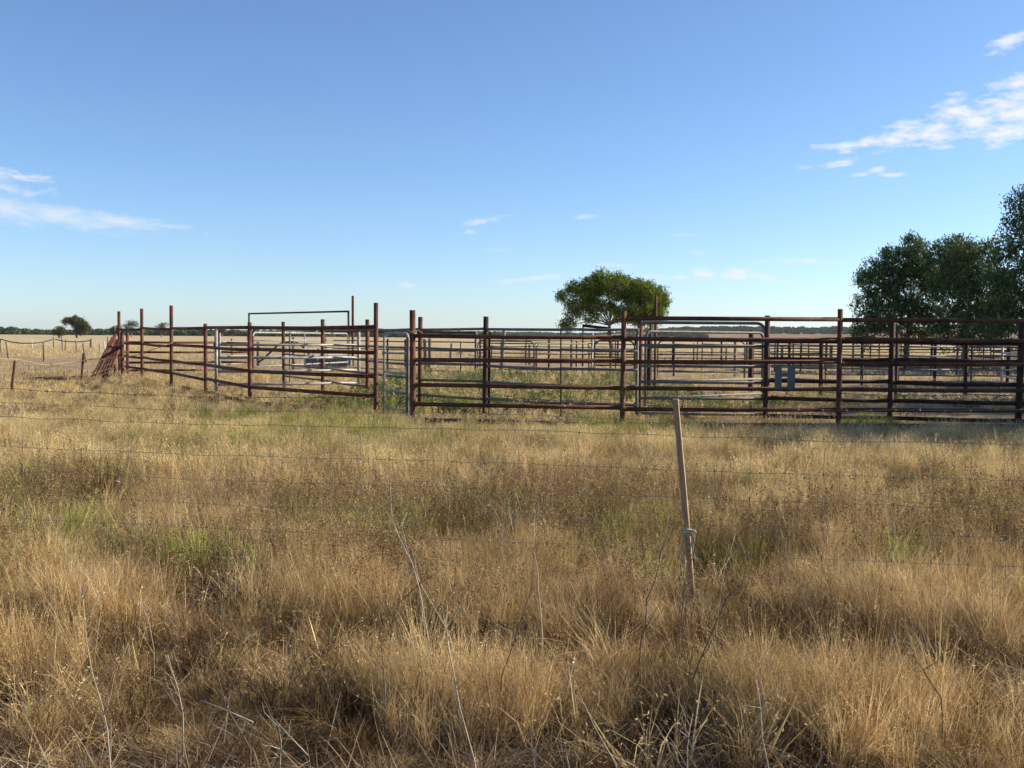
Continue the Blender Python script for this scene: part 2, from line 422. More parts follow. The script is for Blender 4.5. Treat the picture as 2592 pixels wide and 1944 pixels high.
def pick(cols, n, r):
    c = np.array([x[:3] for x in cols]); w = np.array([x[3] for x in cols]); w = w / w.sum()
    return c[r.choice(len(c), n, p=w)]
def blade_patch(seed, R, n, h0, h1, w, lean, bend, cols, seeds=0, seed_len=.010, seed_w=.0022, tuft=1, flat=0, jit=.14):
    """a patch of n thin ribbon blades, optionally with small spikelets near the tips"""
    r = np.random.default_rng(seed)
    if tuft > 1:
        ca = r.random(tuft) * 6.283; cr = R * np.sqrt(r.random(tuft)); k = r.integers(0, tuft, n)
        bx = cr[k] * np.cos(ca[k]) + r.normal(0, R * .11, n); by = cr[k] * np.sin(ca[k]) + r.normal(0, R * .11, n)
        ox, oy = bx - cr[k] * np.cos(ca[k]), by - cr[k] * np.sin(ca[k])
    else:
        a = r.random(n) * 6.283; q = R * np.sqrt(r.random(n)); bx, by = q * np.cos(a), q * np.sin(a); ox, oy = bx * .3, by * .3
    h = h0 + (h1 - h0) * r.beta(1.4, 1.7, n)
    la = r.random(n) * 6.283
    lx = np.cos(la) * lean * r.random(n) + ox * 1.1; ly = np.sin(la) * lean * r.random(n) + oy * 1.1
    bd = bend * r.random(n) ** 1.5; ba = np.arctan2(ly, lx) + r.normal(0, .6, n)
    fa = r.random(n) * 3.1416; sx, sy = np.cos(fa), np.sin(fa)
    ww = w * (.6 + .8 * r.random(n))
    ts = np.array([0, .4, .75, 1.0]); wd = np.array([1, .85, .6, 0])
    P = []
    for t in ts:
        ang = bd * t
        cx = bx + h * (lx * t + np.cos(ba) * bd * t ** 2 * .75)
        cy = by + h * (ly * t + np.sin(ba) * bd * t ** 2 * .75)
        cz = h * t * (1 - .45 * np.clip(bd, 0, 1.6) * t) * (1 - flat * .85)
        P.append(np.stack([cx, cy, np.maximum(cz, .004)], -1))
    V = []
    for i in range(3):
        off = np.stack([sx * ww * wd[i] / 2, sy * ww * wd[i] / 2, np.zeros(n)], -1)
        V += [P[i] - off, P[i] + off]
    V.append(P[3]); V = np.stack(V, 1)                      # n,7,3
    b = np.arange(n)[:, None] * 7
    quads = np.concatenate([b + np.array([[0, 1, 3, 2]]), b + np.array([[2, 3, 5, 4]])])
    tris = b + np.array([[4, 5, 6]])
    c = pick(cols, n, r) * (1 + r.normal(0, jit, (n, 1))); c = np.clip(c, .01, .9)
    C = np.repeat(c[:, None], 7, 1).reshape(-1, 3); V = V.reshape(-1, 3)
    if seeds:
        m_ = n * seeds; own = np.repeat(np.arange(n), seeds); t = .62 + .4 * r.random(m_)
        tt = np.clip((t - .75) / .25, 0, 1)[:, None]; t2 = np.clip((t - .4) / .35, 0, 1)[:, None]
        pos = np.where(t[:, None] > .75, P[2][own] * (1 - tt) + P[3][own] * tt, P[1][own] * (1 - t2) + P[2][own] * t2)
        pos += r.normal(0, .0045, (m_, 3))
        d = r.normal(0, 1, (m_, 3)); d[:, 2] = np.abs(d[:, 2]) * .8 - .2; d /= np.linalg.norm(d, axis=1)[:, None]
        s = np.cross(d, r.normal(0, 1, (m_, 3))); s /= np.linalg.norm(s, axis=1)[:, None] + 1e-6
        L_ = (seed_len * (.6 + .8 * r.random(m_)))[:, None]; w_ = (seed_w * (.7 + .6 * r.random(m_)))[:, None]
        SV = np.stack([pos - d * L_ * .5, pos + s * w_, pos + d * L_ * .5, pos - s * w_], 1).reshape(-1, 3)
        o = len(V); quads = np.concatenate([quads, o + np.arange(m_)[:, None] * 4 + np.array([[0, 1, 2, 3]])])
        sc = np.clip(c[own] * (1.12 + r.normal(0, .15, (m_, 1))), .01, .9)
        V = np.concatenate([V, SV]); C = np.concatenate([C, np.repeat(sc[:, None], 4, 1).reshape(-1, 3)])
    me = raw_mesh('patch', V, quads=quads, tris=tris, col=C)
    me.materials.append(GRASS)
    return me
def weed_patch(seed, R, nst, h0, h1, leaf, nleaf, cols, stemcol, mat, droop=.2):
    """upright weeds: thin stems carrying many small leaves or seed clusters"""
    r = np.random.default_rng(seed); VV, QQ, CC, o = [], [], [], 0
    for k in range(nst):
        a, q = r.random() * 6.283, R * math.sqrt(r.random()); h = h0 + (h1 - h0) * r.random()
        b = np.array([q * math.cos(a), q * math.sin(a), 0]); ln = r.normal(0, .16, 2)
        top = b + np.array([ln[0] * h, ln[1] * h, h]); fa = r.random() * 3.14
        s = np.array([math.cos(fa), math.sin(fa), 0]) * .0016
        VV.append(np.array([b - s, b + s, top + s * .4, top - s * .4])); QQ.append(o + np.array([[0, 1, 2, 3]])); CC.append(np.tile(stemcol, (4, 1))); o += 4
        t = .22 + .78 * r.random(nleaf) ** .8
        pos = b + (top - b) * t[:, None] + r.normal(0, leaf * .9, (nleaf, 3)) * np.array([1, 1, .6])
        d = r.normal(0, 1, (nleaf, 3)); d[:, 2] = d[:, 2] * .6 - droop; d /= np.linalg.norm(d, axis=1)[:, None]
        sd = np.cross(d, r.normal(0, 1, (nleaf, 3))); sd /= np.linalg.norm(sd, axis=1)[:, None] + 1e-6
        L_ = (leaf * (.5 + r.random(nleaf)))[:, None]
        VV.append(np.stack([pos - d * L_ * .5, pos + sd * L_ * .22, pos + d * L_ * .5, pos - sd * L_ * .22], 1).reshape(-1, 3))
        QQ.append(o + np.arange(nleaf)[:, None] * 4 + np.array([[0, 1, 2, 3]]))
        c = np.clip(pick(cols, nleaf, r) * (1 + r.normal(0, .18, (nleaf, 1))), .008, .9)
        CC.append(np.repeat(c[:, None], 4, 1).reshape(-1, 3)); o += 4 * nleaf
    me = raw_mesh('patch', np.concatenate(VV), quads=np.concatenate(QQ), col=np.concatenate(CC)); me.materials.append(mat)
    return me

STRAW = [(.61, .485, .28, 4), (.53, .41, .22, 4), (.69, .58, .37, 2.2), (.36, .265, .135, 1.3)]
GOLD = [(.58, .435, .225, 4), (.50, .365, .18, 4), (.68, .55, .335, 3), (.30, .205, .10, 2)]
PALE = [(.61, .50, .295, 4), (.54, .43, .24, 3), (.47, .415, .20, 1.3), (.37, .37, .15, .6)]
GREENISH = [(.29, .32, .095, 3), (.36, .36, .13, 3), (.20, .25, .065, 2), (.44, .40, .18, 2)]
BROWN = [(.07, .045, .03, 2), (.21, .142, .085, 4), (.30, .215, .122, 3), (.42, .325, .19, 4), (.27, .25, .11, 1.5)]
GREY = [(.33, .27, .205, 3), (.25, .195, .14, 3), (.44, .385, .31, 1), (.15, .11, .075, 3)]

def wedge(n, y0, y1, r, pad=1.3):
    """random points of the ground in view (and a step to either side)"""
    u = r.random(n); y = np.sqrt(y0 * y0 + u * (y1 * y1 - y0 * y0)); x = (r.random(n) * 2 - 1) * (.53 * y + pad)
    return x, y
def wedge_area(y0, y1, pad=1.3): return .53 * (y1 * y1 - y0 * y0) + 2 * pad * (y1 - y0)
def scatter(name, label, cat, protos, y0, y1, per_m2, dfun, smin, smax, seed, hfun=None, pad=1.9, tilt=.16):
    r = np.random.default_rng(seed); n = int(wedge_area(y0, y1, pad) * per_m2)
    x, y = wedge(n, y0, y1, r, pad)
    keep = r.random(n) < dfun(x, y); x, y = x[keep], y[keep]; n = len(x)
    s = smin + (smax - smin) * r.random(n); hs = s * (hfun(x, y) if hfun is not None else 1) * (.85 + .3 * r.random(n))
    rot = np.stack([r.normal(0, tilt, n), r.normal(0, tilt, n), r.random(n) * 6.283], -1)
    o = gn_scatter(name, np.stack([x, y, gz(x, y) - .005], -1), rot, np.stack([s, s, hs], -1), r.integers(0, len(protos), n), protos)
    return tag(o, label, cat, kind='stuff')
def sm(a, b, x): t = np.clip((np.asarray(x, float) - a) / (b - a), 0, 1); return t * t * (3 - 2 * t)
def mound(x, y):
    """0..1: mounds of thick grass with hollows between them"""
    n = .62 * vnoise(x + .25 * y, y * 1.25, .62, 2) + .38 * vnoise(x, y, .27, 31)
    return sm(.32, .60, n)
def verge_h(x, y):
    """how tall the fine grass stands: two ridges along the verge with a hollow between"""
    yy = y + .5 * (vnoise(x, y, 1.3, 9) - .5) + .12 * np.sin(x * 1.1)
    ridge = np.interp(yy, [2.3, 3.4, 3.75, 4.2, 4.35, 4.85, 5.0, 5.5, 6.0, 6.6, 7.2], [.28, .30, 1.0, .92, .34, .30, .95, 1.0, .8, .8, .95])
    ridge = ridge * (1 - .62 * np.exp(-((x - 1.15) / .75) ** 2) * sm(4.3, 4.7, y) * (1 - sm(5.9, 6.6, y)))
    return ridge * (.26 + .88 * mound(x, y))
def verge_d(x, y):
    yy = y + .5 * (vnoise(x, y, 1.3, 9) - .5) + .12 * np.sin(x * 1.1)
    gap = 1 - .96 * np.exp(-((yy - 4.6) / .30) ** 4) * sm(.22, .45, vnoise(x, y, 1.7, 33))
    return np.clip(gap * (np.where(yy < 4.2, .22, .05) + 1.05 * mound(x, y)), 0, 1)
P_GOLD = [blade_patch(100 + i, .26, 400, .13, .40, .0023, .50, 1.2, GOLD, seeds=2, seed_len=.008, seed_w=.0016, tuft=6) for i in range(5)]
P_STRAW = [blade_patch(120 + i, .30, 320, .15, .42, .0027, .48, 1.2, STRAW, seeds=2, seed_len=.009, seed_w=.0018, tuft=5) for i in range(5)]
P_PALE = [blade_patch(140 + i, .40, 240, .20, .40, .0045, .25, .6, PALE, seeds=3, seed_len=.016, seed_w=.004, tuft=5) for i in range(4)]
P_GREEN = [blade_patch(160 + i, .30, 170, .20, .42, .0050, .28, .7, GREENISH, seeds=1, tuft=3) for i in range(4)]
P_BROWN = [weed_patch(180 + i, .28, 15, .28, .55, .012, 85, BROWN, (.22, .14, .08), GRASS) for i in range(4)]
P_LIT = [blade_patch(200 + i, .34, 120, .18, .46, .0038, .9, 1.1, GREY, flat=.72) for i in range(4)]
P_STEM = [blade_patch(220 + i, .25, 22, .30, .55, .0034, .45, .35, GREY, tuft=2) for i in range(4)]
P_YARD = [blade_patch(240 + i, .55, 170, .06, .20, .0075, .4, .6, PALE + STRAW, seeds=1, seed_len=.02, seed_w=.006, tuft=7) for i in range(4)]
P_FIELD = [blade_patch(260 + i, 1.1, 190, .06, .17, .014, .4, .5, PALE + STRAW, tuft=9) for i in range(3)]
GLEAF = [(0.120, 0.160, 0.044, 4), (0.168, 0.208, 0.064, 3), (0.272, 0.264, 0.104, 2), (0.072, 0.104, 0.028, 2)]
P_WEED = [weed_patch(280 + i, .45, 26, .10, .34, .036, 60, GLEAF, (.13, .15, .05), WEED, 0) for i in range(4)]
P_DRYW = [weed_patch(300 + i, .40, 14, .25, .5, .03, 40, STRAW + PALE, (.4, .3, .15), GRASS) for i in range(3)]

scatter('golden_grass', 'thick golden brown tussocks of fine dry grass on the near verge', 'grass', P_GOLD, 3.0, 7.6, 38,
        lambda x, y: verge_d(x, y) * (1 - .8 * sm(5.7, 7.2, y)) * sm(3.3, 3.75, y + .35 * (vnoise(x, y, .8, 35) - .5)), .6, .95, 1, lambda x, y: 1.3 * verge_h(x, y))
scatter('straw_grass', 'straw coloured dry grass filling the verge behind the wire', 'grass', P_STRAW, 2.3, 15.5, 10,
        lambda x, y: np.where(y < 6, .75 * verge_d(x, y), 1) * np.where(y < 3.55, .10, 1) * (1 - .5 * np.exp(-((y - 7.6) / 1.2) ** 2)) * (1 - .5 * sm(10, 14, y)), .65, 1.05, 2,
        lambda x, y: np.where(y < 6.5, 1.1 * verge_h(x, y), .75 + .45 * vnoise(x, y, .9, 5)))
scatter('pale_grass', 'pale feathery grass in front of the rusty yard fence', 'grass', P_PALE, 7.5, 18.5, 6.5,
        lambda x, y: sm(8.3, 11.0, y) * (1 - .8 * sm(16.0, 17.5, y + 0 * x)), .75, 1.15, 3, lambda x, y: .75 + .5 * vnoise(x, y, 1.5, 6) - .58 * sm(12.5, 16, y))
scatter('greenish_grass', 'patches of yellowish green grass among the dry stalks', 'grass', P_GREEN, 5.0, 22, 10,
        lambda x, y: np.clip((vnoise(x, y, 2.1, 7) - .46) * 3.2, 0, 1) * sm(5.2, 7, y) * np.where(x < 1.5, 1, .45) * (1 - .7 * sm(15, 18, y)), .7, 1.15, 4, lambda x, y: .75 + .4 * vnoise(x, y, 1.2, 8))
scatter('brown_weeds', 'reddish brown seeded weeds standing in a band along the wire', 'weeds', P_BROWN, 5.4, 13, 22,
        lambda x, y: np.clip((vnoise(x, y, .9, 11) - .26) * 1.9, 0, 1) * np.exp(-((y - 7.6) / 1.7) ** 2), .7, 1.1, 5)
scatter('fallen_stems', 'grey flattened stems and litter along the bottom of the verge', 'litter', P_LIT, 2.2, 6.5, 13,
        lambda x, y: np.clip(1.0 - .75 * sm(3.4, 3.8, y), 0, 1) * (1 - .5 * sm(5, 6.5, y)), .7, 1.3, 6, tilt=.2)
OLD = [(.12, .074, .040, 4), (.18, .115, .062, 3), (.075, .046, .028, 3), (.27, .19, .105, 1.2)]
P_OLD = [blade_patch(350 + i, .30, 230, .04, .17, .0028, .7, 1.0, OLD, tuft=6) for i in range(3)]
scatter('old_grass', 'short brown old growth at the foot of the tussocks', 'grass', P_OLD, 2.3, 7.5, 18,
        lambda x, y: .9 + 0 * x, .8, 1.25, 15, lambda x, y: 1 + .7 * np.exp(-((y - 4.75) / .35) ** 2))
def outside(x, y): return sm(.2, 1.4, 18.6 + (-2.55 - x) * 1.46 - y) * (x < -1.5)
scatter('roadside_grass', 'tall dry grass along the outside of the left fence', 'grass', P_PALE, 14.5, 33, 3.4,
        lambda x, y: outside(x, y) * (.35 + .8 * vnoise(x, y, 1.8, 43)), .75, 1.1, 16, lambda x, y: .62 + .45 * vnoise(x, y, 1.2, 45) - .25 * sm(20, 30, y), pad=2)
P_OAT = [blade_patch(370 + i, .22, 26, .22, .46, .0062, .4, 1.5, PALE + STRAW, seeds=3, seed_len=.020, seed_w=.0036, tuft=3) for i in range(4)]
scatter('wild_oats', 'bent flat blades and pale drooping husks of wild oats', 'grass', P_OAT, 3.4, 9.5, 5,
        lambda x, y: sm(.38, .6, vnoise(x, y, .7, 47)), .7, 1.15, 17, lambda x, y: np.where(y < 6.5, .35 + .75 * verge_h(x, y), 1.0))
P_MAT = [blade_patch(330 + i, .34, 260, .16, .40, .0026, 1.0, 1.3, STRAW + GOLD + GREY, seeds=1, seed_len=.008, seed_w=.0018, tuft=4, flat=.5) for i in range(4)]
scatter('matted_grass', 'flattened matted swathes of dead grass between the tussocks', 'grass', P_MAT, 3.2, 9, 7,
        lambda x, y: sm(.45, .65, vnoise(x, y, .8, 41)) * (1 - .9 * np.exp(-((y - 4.65) / .3) ** 2)) * sm(3.5, 3.9, y), .7, 1.2, 14, tilt=.22)
scatter('bare_stems', 'thin bare bleached stems rising out of the near grass', 'stems', P_STEM, 2.3, 9, 6,
        lambda x, y: .25 + .5 * vnoise(x, y, 1.1, 13), .6, 1.1, 7, lambda x, y: .75 + 0 * x)
def yard_d(x, y): return .30 + .70 * sm(.3, .65, vnoise(x, y, 2.4, 15))
scatter('short_dry_grass', 'short dry grass in and beside the cattle yards', 'grass', P_YARD, 15.5, 40, 2.6,
        lambda x, y: yard_d(x, y) * np.where((x > 3.5) & (y > 18.5), .22, 1), .8, 1.4, 8, pad=2)
scatter('paddock_stubble', 'sparse dry stubble over the paddock behind the yards', 'stubble', P_FIELD, 38, 120, .28,
        lambda x, y: .25 + .75 * vnoise(x, y, 5, 16), .8, 1.5, 9, pad=4)
def weedpatch(x, y):
    a = sm(-4.6, -3.0, x + .12 * (y - 25)) * (1 - sm(4.2, 5.4, x)) * sm(19.8, 21.3, y + .35 * np.abs(x)) * (1 - sm(33, 41, y))
    b = sm(3.5, 4.5, x) * np.exp(-((y - 23.4) / 1.3) ** 2) * .75
    return np.clip((a + b) * (1.9 * vnoise(x, y, 1.3, 17) - .25), 0, 1)
scatter('green_weeds', 'low green broadleaf weeds growing inside the pen', 'weeds', P_WEED, 18, 42, 3.0, weedpatch, .7, 1.15, 10, pad=2)
scatter('seeding_weeds', 'dry seeding weeds mixed with the green ones in the pen', 'weeds', P_DRYW, 17, 40, 2.0,
        lambda x, y: .8 * weedpatch(x, y) + .06, .7, 1.1, 12, pad=2)

# ---------------------------------------------------------------- fences and gates
def fence(name, label, posts, rails, mat, rmat=None, rr=.034, group=None, ground=None, cat='fence', jig=.010):
    """posts: (u, distance, height, radius[, material]) ; rails: heights. One thing: each post and each rail of each bay a part."""
    rmat = rmat or mat
    pts = [G(p[0], p[1]) for p in posts]
    root = empty(name, pts[0]); tag(root, label, cat, group); o = pts[0]
    for p, q in zip(posts, pts):
        if p[2] <= 0: continue
        lx, ly = random.gauss(0, .010), random.gauss(0, .010)
        MB().pipe_post(q - o + Vector((0, 0, -.12)), q - o + Vector((lx, ly, p[2])), p[3]).build('post', p[4] if len(p) > 4 else mat, root)
    for i in range(len(pts) - 1):
        a, b = pts[i] - o, pts[i + 1] - o
        for h in rails:
            z0, z1 = h + random.gauss(0, jig), h + random.gauss(0, jig)
            mid = (a + b) / 2 + Vector((0, 0, (z0 + z1) / 2 - abs(random.gauss(0, .010)))) + Vector((random.gauss(0, .008), random.gauss(0, .014), 0))
            mb = MB().tube([a + Vector((0, 0, z0)), mid, b + Vector((0, 0, z1))], rr, 12)
            if rr > .03:
                dd_ = (b - a).normalized()
                for e, zz, sg, pr_ in ((a, z0, 1, posts[i][3]), (b, z1, -1, posts[i + 1][3])):
                    c_ = e + Vector((0, 0, zz)) + dd_ * sg * (pr_ - .004); mb.tube([c_, c_ + dd_ * sg * .012, c_ + dd_ * sg * .020], [rr * 1.22, rr * 1.16, rr * 1.0], 10, cap=False)
            mb.build('rail', rmat, root)
    return root
def gate(name, label, p0, p1, rails, top, mat, bottom=.08, r=.021, rounded=True, rc=.16, rmat=None, stay=0, group=None, hinges=(), latch=0):
    """p0, p1: (u, distance). Bent frame, rails between the uprights."""
    A, B = G(*p0), G(*p1); root = empty(name, A); tag(root, label, 'gate', group)
    B = B - A; d = B.normalized(); L = B.length; Z = Vector((0, 0, 1))
    if rounded:
        pts = [Z * bottom, Z * (top - rc)]
        for k in range(1, 6):
            a = math.pi / 2 * k / 6; pts.append(Z * (top - rc + rc * math.sin(a)) + d * (rc - rc * math.cos(a)))
        pts += [Z * top + d * rc, Z * top + d * (L / 2), Z * top + d * (L - rc)]
        for k in range(1, 6):
            a = math.pi / 2 * k / 6; pts.append(Z * (top - rc + rc * math.cos(a)) + d * (L - rc + rc * math.sin(a)))
        pts += [d * L + Z * (top - rc), d * L + Z * bottom]
        fr0 = MB().tube(pts, r * 1.15, 12).build('frame', mat, root)
    else:
        fr0 = MB().tube([Z * bottom, Z * top], r * 1.25, 12).build('upright', mat, root)
        MB().tube([d * L + Z * bottom, d * L + Z * top], r * 1.25, 12).build('upright', mat, root)
    for hh_ in hinges:
        MB().tube([Z * hh_ - Z * .045 - d * .035, Z * hh_ + Z * .045 - d * .035], r * .9, 8).box(Z * hh_ - d * .02, (.05, .03, .03)).build('hinge', RUST_DARK, fr0)
    if latch:
        MB().tube([d * L + Z * latch - d * .06, d * L + Z * (latch + .01) + d * .09], .011, 8).box(d * L + Z * latch + d * .02, (.035, .05, .07)).build('latch', RUST, fr0)
    for h in rails:
        a, b = h + random.gauss(0, .004), h + random.gauss(0, .004)
        MB().tube([Z * a, d * (L / 2) + Z * ((a + b) / 2 - .004), d * L + Z * b], r, 12).build('rail', rmat or mat, root)
    for k in range(stay):
        q = d * (L * (k + 1) / (stay + 1))
        MB().tube([q + Z * bottom, q + Z * top], r * .8, 8).build('stay', mat, root)
    return root

# front run, right hand half: A - B - D and on out of the picture
fa = fence('front_fence', 'long rusty pipe fence across the front, its right half one rail higher',
      [(1045, 17.5, 2.0, .052), (1574, 16.9, 2.0, .042), (2122, 16.95, 2.06, .044), (2670, 17.1, 2.06, .044), (3200, 17.3, 2.06, .044)],
      [1.545, 1.132, .69, .342], RUST, rr=.036)
o_ = G(1045, 17.5)
for (a, b) in (((1574, 16.9), (2122, 16.95)), ((2122, 16.95), (2670, 17.1)), ((2670, 17.1), (3200, 17.3))):
    MB().tube([G(*a) - o_ + Vector((0, 0, 1.875)), G(*b) - o_ + Vector((0, 0, 1.885))], .038, 14).build('rail', RUST, fa)
for (a, b) in (((1075, 17.2), (1560, 16.7)), ((1590, 16.7), (2110, 16.75)), ((2130, 16.75), (2660, 16.9))):
    MB().tube([G(*a) - o_ + Vector((0, 0, .09)), G(*b) - o_ + Vector((0, 0, .085))], .042, 12).build('ground_rail', RUST, fa)
tw = MB()   # twisted wire tie round the corner post
for k in range(2):
    pts = [Vector((.058 * math.cos(t), .058 * math.sin(t), 1.60 + .02 * k + .012 * math.sin(2 * t))) for t in np.linspace(0, 6.283, 18)]
    tw.tube(pts, .006, 6)
tw.tube([Vector((.05, -.03, 1.60)), Vector((.10, -.06, 1.66)), Vector((.13, -.05, 1.62))], .006, 6)
tw.build('wire_tie', TWINE, fa)

# front run, left hand half: bends back towards the left
fb = fence('front_fence', 'rusty pipe fence running back to the left with three tall posts at its far end',
      [(951, 18.6, 2.16, .042), (633, 21.3, 1.81, .044), (521, 25.0, 1.815, .046), (434, 28.4, 2.36, .05), (360, 31.8, 2.35, .05), (303, 35.0, 2.33, .052)],
      [1.70, 1.225, .79, .428], RUST, rr=.038, group=None)
o_ = G(951, 18.6)
for (a, b) in (((945, 18.55), (640, 21.2)), ((628, 21.3), (525, 24.9)), ((518, 25.0), (437, 28.3)), ((432, 28.4), (362, 31.7))):
    MB().tube([G(*a) - o_ + Vector((0, -.03, .10)), G(*b) - o_ + Vector((0, -.03, .10))], .043, 12).build('ground_rail', RUST, fb)

# galvanised curved run behind the front fence
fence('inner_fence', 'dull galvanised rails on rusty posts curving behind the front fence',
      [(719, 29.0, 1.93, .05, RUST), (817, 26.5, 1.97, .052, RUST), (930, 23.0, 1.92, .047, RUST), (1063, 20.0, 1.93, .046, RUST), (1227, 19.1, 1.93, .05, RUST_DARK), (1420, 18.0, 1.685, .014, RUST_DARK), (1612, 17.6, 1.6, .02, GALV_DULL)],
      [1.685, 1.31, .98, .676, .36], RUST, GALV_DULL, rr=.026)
# flat bar welded beside the inner post
oq = G(1237, 19.1); t = empty('flat_bar_post', oq); tag(t, 'dark flat steel bar beside the double inner post', 'post')
MB().box((0, 0, .78), (.05, .012, 1.72)).build('bar', RUST_DARK, t, smooth=False)
# second rusty run close behind the right half
fence('inner_fence', 'low rusty rails just behind the right half of the front fence',
      [(1938, 18.2, 1.97, .047), (2252, 17.75, 1.86, .05), (2576, 17.3, 1.9, .055), (2900, 17.2, 1.9, .05)], [1.50, 1.185, .79, .455, .145], RUST_DARK, rr=.036)
MB
# gates
gate('yard_gate', 'narrow galvanised walk gate ajar in the gap beside the thick corner post', (972, 18.5), (1032, 17.75), [1.23, .88, .54, .22], 1.60, GALV, r=.019, rc=.10, hinges=(.35, 1.22))
q = G(1031, 17.62); t = empty('gate_post', q); tag(t, 'grey channel post standing tight against the thick corner post', 'post')
MB().box((0, 0, .75), (.045, .06, 1.55)).build('channel', GALV_DULL, t, smooth=False)
gate('yard_gate', 'large bright galvanised gate seen through the left front fence', (548, 24.3), (908, 25.8), [1.30, .98, .65, .32, .03], 1.64, GALV, bottom=-.02, r=.034, rounded=False, hinges=(.4, 1.3))
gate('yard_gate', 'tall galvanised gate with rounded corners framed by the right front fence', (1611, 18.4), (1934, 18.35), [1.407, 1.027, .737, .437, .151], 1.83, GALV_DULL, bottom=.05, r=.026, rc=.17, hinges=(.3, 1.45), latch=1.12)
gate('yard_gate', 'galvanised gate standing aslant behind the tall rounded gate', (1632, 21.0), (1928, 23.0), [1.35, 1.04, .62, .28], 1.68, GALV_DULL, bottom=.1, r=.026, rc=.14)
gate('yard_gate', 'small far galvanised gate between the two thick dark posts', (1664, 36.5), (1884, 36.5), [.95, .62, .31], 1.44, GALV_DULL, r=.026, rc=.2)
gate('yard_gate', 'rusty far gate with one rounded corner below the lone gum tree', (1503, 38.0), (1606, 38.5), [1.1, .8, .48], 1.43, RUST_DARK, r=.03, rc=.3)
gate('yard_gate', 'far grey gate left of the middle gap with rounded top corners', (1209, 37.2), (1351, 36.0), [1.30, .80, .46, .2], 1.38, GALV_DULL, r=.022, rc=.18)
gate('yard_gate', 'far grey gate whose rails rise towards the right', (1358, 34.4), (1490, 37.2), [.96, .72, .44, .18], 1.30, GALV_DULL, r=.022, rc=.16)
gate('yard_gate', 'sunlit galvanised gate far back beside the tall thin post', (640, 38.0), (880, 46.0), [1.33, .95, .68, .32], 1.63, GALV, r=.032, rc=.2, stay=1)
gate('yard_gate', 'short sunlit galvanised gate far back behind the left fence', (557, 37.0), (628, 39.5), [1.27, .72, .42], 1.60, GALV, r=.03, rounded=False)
# rusty posts by the gates
def lone_post(label, u, d, h, r, mat, lean=(0, 0), group=None, name='steel_post'):
    p = G(u, d); mb = MB().pipe_post((0, 0, -.1), (lean[0], lean[1], h), r)
    o = mb.build(name, mat); o.location = p
    return tag(o, label, 'post', group)
lone_post('rusty post carrying the left end of the tall rounded gate', 1618, 18.6, 1.88, .047, RUST)
lone_post('very tall thin rusty post in front of the lone gum tree', 1657, 27.5, 2.72, .036, RUST)
lone_post('thick dark post left of the small far gate', 1642, 27.0, 1.50, .08, RUST_DARK)
lone_post('rusty post rising behind the thick dark post', 1645, 28.4, 2.0, .04, RUST)
lone_post('thick dark post at the right end of the slanting gate', 1899, 29.0, 1.78, .075, RUST_DARK)
lone_post('very tall thin rusty post left of the front gap', 893, 48.0, 3.45, .062, RUST)
lone_post('galvanised upright close to the second inner post', 734, 28.6, 1.62, .028, GALV_DULL)
lone_post('pale galvanised upright at the corner of the rusty far gate', 1498, 37.2, 1.72, .045, GALV)
# overhead frame
fA, fB = G(631, 55), G(882, 48); t = empty('overhead_frame', fA); tag(t, 'tall rusty frame of two posts and a thin bar overhead', 'frame')
MB().tube([(0, 0, -.1), (0, 0, 2.73)], .055, 12).build('post', RUST, t); MB().tube([fB - fA + Vector((0, 0, -.1)), fB - fA + Vector((0, 0, 2.73))], .05, 12).build('post', RUST, t)
MB().tube([Vector((0, 0, 2.70)), fB - fA + Vector((0, 0, 2.70))], .045, 12).build('bar', RUST_DARK, t)
# slanting beam over the far gate
bA = PT(1474, 824, 38); bB = PT(1546, 832, 38); t = empty('beam', (bA.x, bA.y, 0)); tag(t, 'slanting rust brown beam on posts in front of the lone gum tree', 'beam')
dv = bB - bA
MB().box(dv / 2 + Vector((0, 0, bA.z)), (dv.length, .10, .11), Matrix.Rotation(-math.atan2(dv.z, dv.x), 3, 'Y')).build('plank', RUST_DARK, t, smooth=False)
MB().tube([(.03, .02, -.1), (.03, .02, bA.z)], .03).build('prop', RUST_DARK, t); MB().tube([dv + Vector((0, .02, -bA.z + bA.z - dv.z - .1)), dv + Vector((0, .02, bA.z))], .03).build('prop', RUST_DARK, t)

# back fences
fence('back_fence', 'long far fence of grey rails under one rusty top rail',
      [(822, 45, 1.78, .045, RUST), (893, 43.5, 0, .04), (981, 41.5, 1.42, .04, RUST_DARK), (1026, 41, 1.40, .04, RUST_DARK), (1166, 39.0, 1.32, .022, RUST_DARK), (1204, 38.2, 1.74, .055, GALV_DULL)],
      [1.32, .98, .55, .16], RUST_DARK, GALV_DULL, rr=.026)
oo = G(822, 45); pr = bpy.data.objects[[o.name for o in bpy.data.objects if o.name.startswith('back_fence')][-1]]
MB().tube([Vector((0, 0, 1.72)), G(1204, 38.2) - oo + Vector((0, 0, 1.70))], .045, 12).build('rail', RUST, pr)
fence('back_fence', 'far dark fence of thin droppers running behind the middle gates',
      [(1206, 41.5, 1.35, .05, OLDWOOD), (1268, 41.0, 1.35, .02, RUST_DARK), (1355, 41.0, 1.3, .02, RUST_DARK), (1458, 41, 1.4, .03, RUST_DARK), (1558, 41, 1.36, .025, RUST_DARK), (1640, 41, 1.3, .03, RUST_DARK), (1705, 41, 1.3, .04, RUST_DARK), (1776, 41, 1.45, .025, RUST_DARK), (1860, 41, 1.42, .06, OLDWOOD)],
      [1.28, .86, .50, .2], RUST_DARK, FAR_RAIL, rr=.022)
